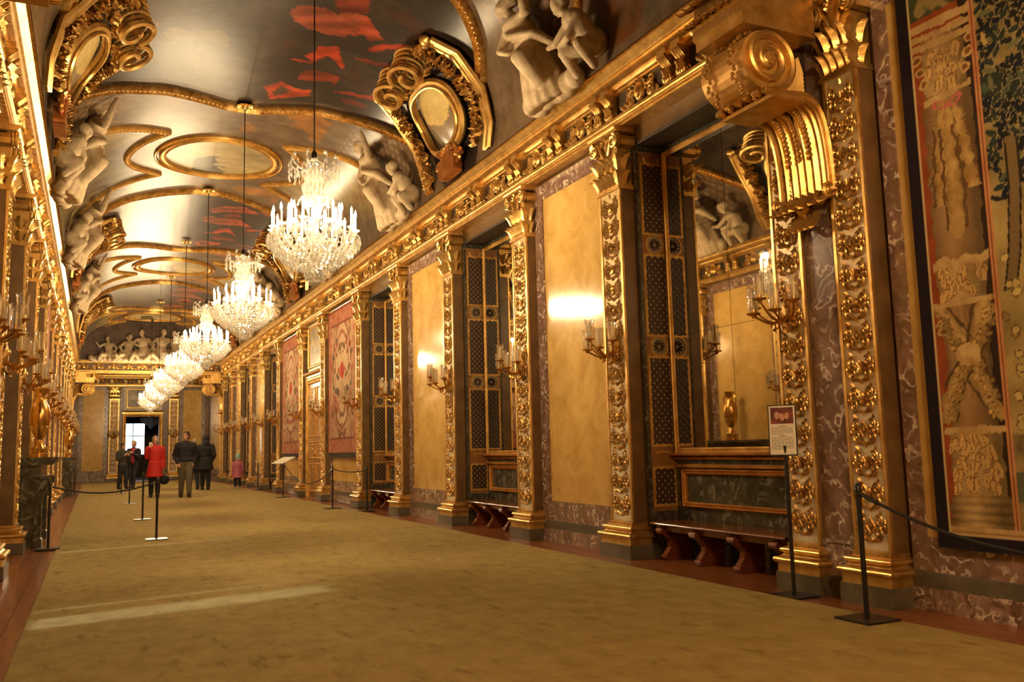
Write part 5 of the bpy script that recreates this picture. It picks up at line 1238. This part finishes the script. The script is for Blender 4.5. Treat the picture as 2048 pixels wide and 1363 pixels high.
for s in (-1, 1):
    for k in range(60):
        t_ = k/59; y = s*(.56+.22*math.sin(t_*2.6)+lr.uniform(-.07,.07)); z = .80-1.40*t_+lr.uniform(-.05,.05)
        for j in range(4): cl.leaf((.06, y, z), (lr.uniform(.2,.9), lr.uniform(-1,1), lr.uniform(-1,1)), (1,0,0), lr.uniform(.10,.17), lr.uniform(.05,.08), .3)
    for k in range(16): cl.leaf((.14, s*(.1+.03*k), .50+.02*math.sin(k)), (.6, lr.uniform(-1,1), .8), (1,0,0), .11, .06, .3)
LEAF_ME = cl.mesh('leaf_garland', GOLDR, True)
lgm = MB()
for s in (1,):
    for q, rr in ((-.05, .035), (.0, .025), (.05, .035)): lgm.tube([(.05, s*(.78+q), .72), (.06, s*(.90+q), .40), (.06, s*(.93+q), -.1), (.05, s*(.90+q), -.5), (.04, s*(.80+q), -.74)], rr, 6)
    lgm.ell((.06, s*.76, .76), (.06,.08,.08), 8, 6)
LEGS_ME = lgm.mesh('frame_leg', GOLD, True)
shd = MB()
shd.prism([(.22*math.cos(a)*(1+.12*math.cos(3*a)), -.72+.24*math.sin(a)) for a in np.linspace(0, 2*pi, 24, endpoint=False)], .05, .16)
for s in (-1, 1): shd.tube([(.12, s*(.24+a), -.62+b) for a, b in spiral((0,0), .10, .02, 1.4, 16, 0)], .03, 6)
for k in range(7): shd.leaf((.12, (k-3)*.06, -.52), (.3, (k-3)*.2, 1), (1,0,0), .15, .07, .3)
SHD_ME = shd.mesh('shield', noise_mat('copper_gilding', [(.3, (.30,.09,.025)), (.7, (.62,.26,.06))], 5, rough=.3, metal=.8), True)
n_ = 40; a_ = np.linspace(-1, 1, n_); U, W_ = np.meshgrid(a_, a_); rr_ = (np.abs(U)**2.6+np.abs(W_)**2.6)**(1/2.6)
sc_ = np.minimum(1, 1/np.maximum(rr_, 1e-6)); U2, W2 = U*sc_*.44, W_*sc_*.43
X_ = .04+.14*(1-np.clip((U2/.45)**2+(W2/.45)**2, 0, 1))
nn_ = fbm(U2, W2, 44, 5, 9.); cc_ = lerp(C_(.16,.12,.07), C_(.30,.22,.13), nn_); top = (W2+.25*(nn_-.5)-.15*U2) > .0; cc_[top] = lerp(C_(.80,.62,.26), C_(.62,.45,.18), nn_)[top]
ii = np.arange(n_-1)[:, None]*n_+np.arange(n_-1)[None]; q4 = np.stack([ii, ii+1, ii+1+n_, ii+n_], -1).reshape(-1, 4)
MEDM = vcol_mat('medallion_gilt', rough=.22, sc=12, amt=.25, bmp=.1, coat=.3)
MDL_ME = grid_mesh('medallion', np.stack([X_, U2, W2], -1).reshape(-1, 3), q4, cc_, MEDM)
def bend(me, sx, name):
    """wrap a flat ornament onto the haunch of the vault: local x = height, y along the hall, z up the slope"""
    n = len(me.vertices); co = np.empty(n*3, np.float32); me.vertices.foreach_get('co', co); co = co.reshape(-1, 3).astype(float)
    s = np.clip((2.98-co[:,2]*1.3)*2/ARC*sx, -1, 1); x, z, nx, nz = vault_at(s); h = co[:,0]*1.3
    out = np.stack([x+nx*h-(XC+sx*HALF), co[:,1]*1.5*(1 if sx > 0 else 1), z+nz*h-Z_TOP], 1)
    m2 = me.copy(); m2.name = name; m2.vertices.foreach_set('co', out.astype(np.float32).ravel())
    if sx > 0: m2.flip_normals()
    m2.update(); return m2
SETS = {}
LEG2 = LEGS_ME.copy(); _c = np.empty(len(LEG2.vertices)*3, np.float32); LEG2.vertices.foreach_get('co', _c); _c = _c.reshape(-1, 3); _c[:,1] *= -1; LEG2.vertices.foreach_set('co', _c.ravel()); LEG2.flip_normals()
for sx in (1, -1): SETS[sx] = [(nm, bend(me, sx, nm)) for nm, me in (('medallion', MDL_ME), ('medallion_frame', FRAME_ME), ('crest_scroll', CSC_ME), ('leaf_garland', LEAF_ME), ('frame_leg', LEGS_ME), ('frame_leg', LEG2), ('shield', SHD_ME))]
for i, y in enumerate(PAINT_Y):
    for sx in (1, -1):
        r = empty('cartouche', (XC+sx*HALF, y, Z_TOP))
        tag(r, 'gilt cartouche with oval medallion on the %s side of the vault, %s' % ('right' if sx > 0 else 'left', ('nearest', 'middle one', 'farthest')[i]), 'cartouche', 'gilt cartouches of the vault')
        for nm, me in SETS[sx]:
            o = link(nm, me, r)
            if nm == 'leaf_garland': o['kind'] = 'stuff'

# ================================================================ PEOPLE
SKIN = mat('skin', (.55,.30,.19), .55)
def person(loc, rz, Ht, label, hair, top, legs, shoe, coat_len=.82, arms=('down', 'down'), stride=.12, child=False, bulk=1.0, hat=None, hood=False, turn=0.0, scarf=None, group=None):
    """local: faces +x, y = their left, z up; built for 1.75 m and scaled"""
    k = Ht/1.75; s_head = 1.0 if not child else 1.32
    body = MB(); hz, sz, nz_, hc = .93, 1.42, 1.50, 1.62
    if child: hz, sz, nz_, hc = .82, 1.26, 1.34, 1.52
    # torso
    body.ell((0,0,hz), (.10,.145,.13), 12, 8); body.ell((.005,0,(hz+sz)/2), (.095,.125,.22), 12, 8); body.ell((0,0,sz-.10), (.105,.165,.17), 12, 8)
    limb(body, [(0,0,sz-.02), (.01,0,nz_+.04)], [.07,.055])
    fw = (math.cos(turn), math.sin(turn), 0); head_mesh(body, (.02,0,hc+.02), fw, s_head)
    feet = []
    for q, st in ((1, stride), (-1, -stride)):
        hip, kn, an = (0,q*.085,hz-.03), (st*.55+.04,q*.085,.49*hz/.93), (st,q*.09,.08); limb(body, [hip, kn, an], [.085,.06,.042]); body.ell((st+.06,q*.095,.045), (.13,.045,.045), 8, 6); feet.append((st, q))
    el = []
    for q, mode in ((1, arms[0]), (-1, arms[1])):
        sh_ = (0,q*.185,sz-.03)
        if mode == 'down': e_, w_, dr = (-.03,q*.235,sz-.33), (.05,q*.235,sz-.58), (.25,0,-1)
        elif mode == 'pocket': e_, w_, dr = (-.09,q*.275,sz-.30), (.06,q*.19,sz-.50), (.4,-q*.3,-1)
        elif mode == 'chest': e_, w_, dr = (.05,q*.25,sz-.28), (.26,q*.09,sz-.14), (.5,-q*.5,.6)
        elif mode == 'face': e_, w_, dr = (.10,q*.22,sz-.26), (.27,q*.13,sz+.02), (.1,-q*.3,1)
        else: e_, w_, dr = (-.05,q*.27,sz-.32), (.02,q*.30,sz-.60), (.1,q*.1,-1)
        limb(body, [sh_, e_, w_], [.058,.045,.032]); hand(body, w_, dr, (0,-q,0) if mode in ('down','bag') else (-.8,-q*.4,0), 1.0, .6); el.append((sh_, e_, w_))
    me = fuse(body, 'person', SKIN, .014 if not child else .016, 1, mesh_only=True)
    r = link('person', me, None, loc, rz); r.scale = (k,)*3; tag(r, label, 'person', group)
    def part(name, mb, m, vox=.018): fuse(mb, name, m, vox, 2, r)
    # trousers
    tr = MB()
    for (st, q) in feet: limb(tr, [(0,q*.085,hz-.02), (st*.55+.04,q*.085,.49*hz/.93), (st-.005,q*.09,.12)], [.115*bulk,.082,.068])
    tr.ell((0,0,hz), (.125*bulk,.165*bulk,.13), 12, 8); part('trousers', tr, legs)
    s_ = MB()
    for (st, q) in feet: s_.ell((st+.05,q*.095,.05), (.145,.055,.055), 10, 6); limb(s_, [(st,q*.09,.05), (st-.005,q*.09,.13)], [.06,.055])
    part('shoes', s_, shoe)
    # jacket or coat
    j = MB(); j.ell((0,0,sz-.10), (.135*bulk,.205*bulk,.19), 14, 10); j.ell((.0,0,(hz+sz)/2), (.13*bulk,.175*bulk,.24), 14, 10)
    if coat_len < hz-.1:
        j.tube([(0,0,hz+.1), (.0,0,hz-.1), (.01,0,coat_len)], [.165*bulk,.185*bulk,.225*bulk], 18)
    else: j.ell((0,0,coat_len+.10), (.14*bulk,.185*bulk,.13), 14, 8)
    for sh_, e_, w_ in el: limb(j, [sh_, e_, tuple(np.array(w_)*.93+np.array(e_)*.07)], [.088*bulk,.068,.052])
    limb(j, [(0,.11,sz), (0,-.11,sz)], [.075,.075]); j.tube([(0,0,sz+.0), (.0,0,nz_+.02)], [.10,.075], 12)
    if hood: j.ell((-.06,0,hc-.12), (.10,.12,.12), 10, 8)
    part('coat' if coat_len < .75 else 'jacket', j, top)
    # hair / hat
    h_ = MB(); c = V(.02,0,hc+.02); f = V(*fw); Mx = np.stack([f, np.cross(V(0,0,1), f), V(0,0,1)], 1)
    h_.ell(c-f*.028*s_head+V(0,0,.045*s_head), (.100*s_head,.088*s_head,.098*s_head), 12, 8, M=Mx); h_.ell(c-f*.06*s_head+V(0,0,-.02), (.06*s_head,.078*s_head,.085*s_head), 10, 8, M=Mx)
    if hood: h_ = MB(); h_.ell(c-f*.02+V(0,0,.02), (.118,.105,.145), 12, 8, M=Mx)
    part('hat' if hat else ('hood' if hood else 'hair'), h_, hat or hair, .012)
    if hat: p_ = MB(); p_.ell(c+V(-.02,0,.18*s_head), (.035,.035,.035), 8, 6); part('pompom', p_, hat, .012)
    if scarf is not None:
        sc2 = MB(); sc2.tube([(.09*math.cos(a), .10*math.sin(a), sz+.02) for a in np.linspace(0, 2*pi, 15)], .045, 8); limb(sc2, [(.13,.03,sz-.02), (.155,.04,sz-.22), (.15,.05,sz-.45)], [.05,.065,.06]); part('scarf', sc2, scarf)
    return r
NAVY = mat('black_wool', (.014,.012,.022), .85); OLIVE = mat('olive_denim', (.115,.095,.06), .85); DKJ = mat('dark_denim', (.022,.022,.030), .85); RED = mat('red_wool', (.50,.018,.014), .75)
PINK = mat('pink_quilted', (.40,.11,.16), .7); TEAL = mat('teal_knit', (.30,.46,.38), .8); BLK = mat('black_cloth', (.010,.009,.010), .85); SHOE = mat('black_leather', (.012,.010,.010), .4)
HAIRB = mat('brown_hair', (.035,.016,.009), .6); HAIRG = mat('ash_hair', (.30,.20,.11), .6); BOOT = mat('grey_boot', (.33,.27,.18), .7); WINE = mat('wine_scarf', (.33,.02,.035), .8); GREY = mat('charcoal_cloth', (.05,.045,.042), .85)
face_cam = lambda x, y: math.atan2(-y, -x)
z0 = .02
person((2.45, 27.6, z0), face_cam(2.45, 27.6)+.1, 1.90, 'man in black jacket and olive jeans walking towards the viewer, hands in pockets', HAIRB, NAVY, OLIVE, SHOE, .90, ('pocket', 'pocket'), .16, bulk=1.12, turn=-.7)
person((1.66, 28.4, z0), face_cam(1.66, 28.4), 1.80, 'woman in a knee-length red coat raising a phone to her face', HAIRG, RED, BLK, SHOE, .58, ('down', 'face'), .07, bulk=1.08, turn=.1)
person((1.42, 37.6, z0), face_cam(1.42, 37.6)-.5, 1.82, 'person in navy jacket and wine red scarf, left of the red coat', HAIRG, NAVY, DKJ, SHOE, .84, ('chest', 'down'), .14, bulk=1.1, scarf=WINE)
person((1.02, 36.9, z0), face_cam(1.02, 36.9)+.5, 1.72, 'person in charcoal jacket at the left end of the group', HAIRB, GREY, DKJ, SHOE, .84, ('chest', 'chest'), .12, bulk=1.05)
person((3.28, 33.6, z0), pi/2+.2, 1.78, 'fair-haired person in dark clothes just behind the man in olive jeans', HAIRG, BLK, DKJ, SHOE, .72, ('down', 'down'), .14, bulk=1.05)
person((3.58, 32.8, z0), pi/2-.1, 1.88, 'person in a hooded black coat seen from behind', BLK, BLK, BLK, SHOE, .66, ('pocket', 'pocket'), .12, bulk=1.18, hood=True)
person((4.69, 32.9, z0), pi/2+.1, 1.27, 'small child in a pink coat and pale teal hat', HAIRG, PINK, BLK, BOOT, .52, ('down', 'down'), .08, child=True, bulk=1.12, hat=TEAL)
# things they hold
r = empty('phone', (0,0,0)); ph = MB().box(-.008, .008, -.04, .04, -.075, .075).build('phone_body', BLACK, r); MB().box(.008, .0085, -.036, .036, -.068, .068).build('phone_screen', mat('pale_screen', (.6,.6,.58), .3), r)
fx = face_cam(1.66, 28.4); r.location = (1.66+.27*math.cos(fx)+.13*math.sin(fx)*1.0, 28.4+.27*math.sin(fx)-.13*math.cos(fx), 1.58); r.rotation_euler = (0,0,fx); tag(r, 'phone held up by the woman in the red coat', 'phone')
bg = MB(); bg.ell((0,0,.13), (.08,.15,.14), 12, 8); r = fuse(bg, 'handbag', BLK, .015, 1, None); r.location = (1.66-.27*math.sin(fx)+.05*math.cos(fx), 28.4+.27*math.cos(fx)+.05*math.sin(fx), .40); r.rotation_euler = (0,0,fx); tag(r, 'black handbag hanging beside the red coat', 'handbag')
MB().tube([(0,-.12,.2), (0,-.08,.36), (0,0,.42), (0,.08,.36), (0,.12,.2)], .012, 6).build('strap', BLK, r, True)
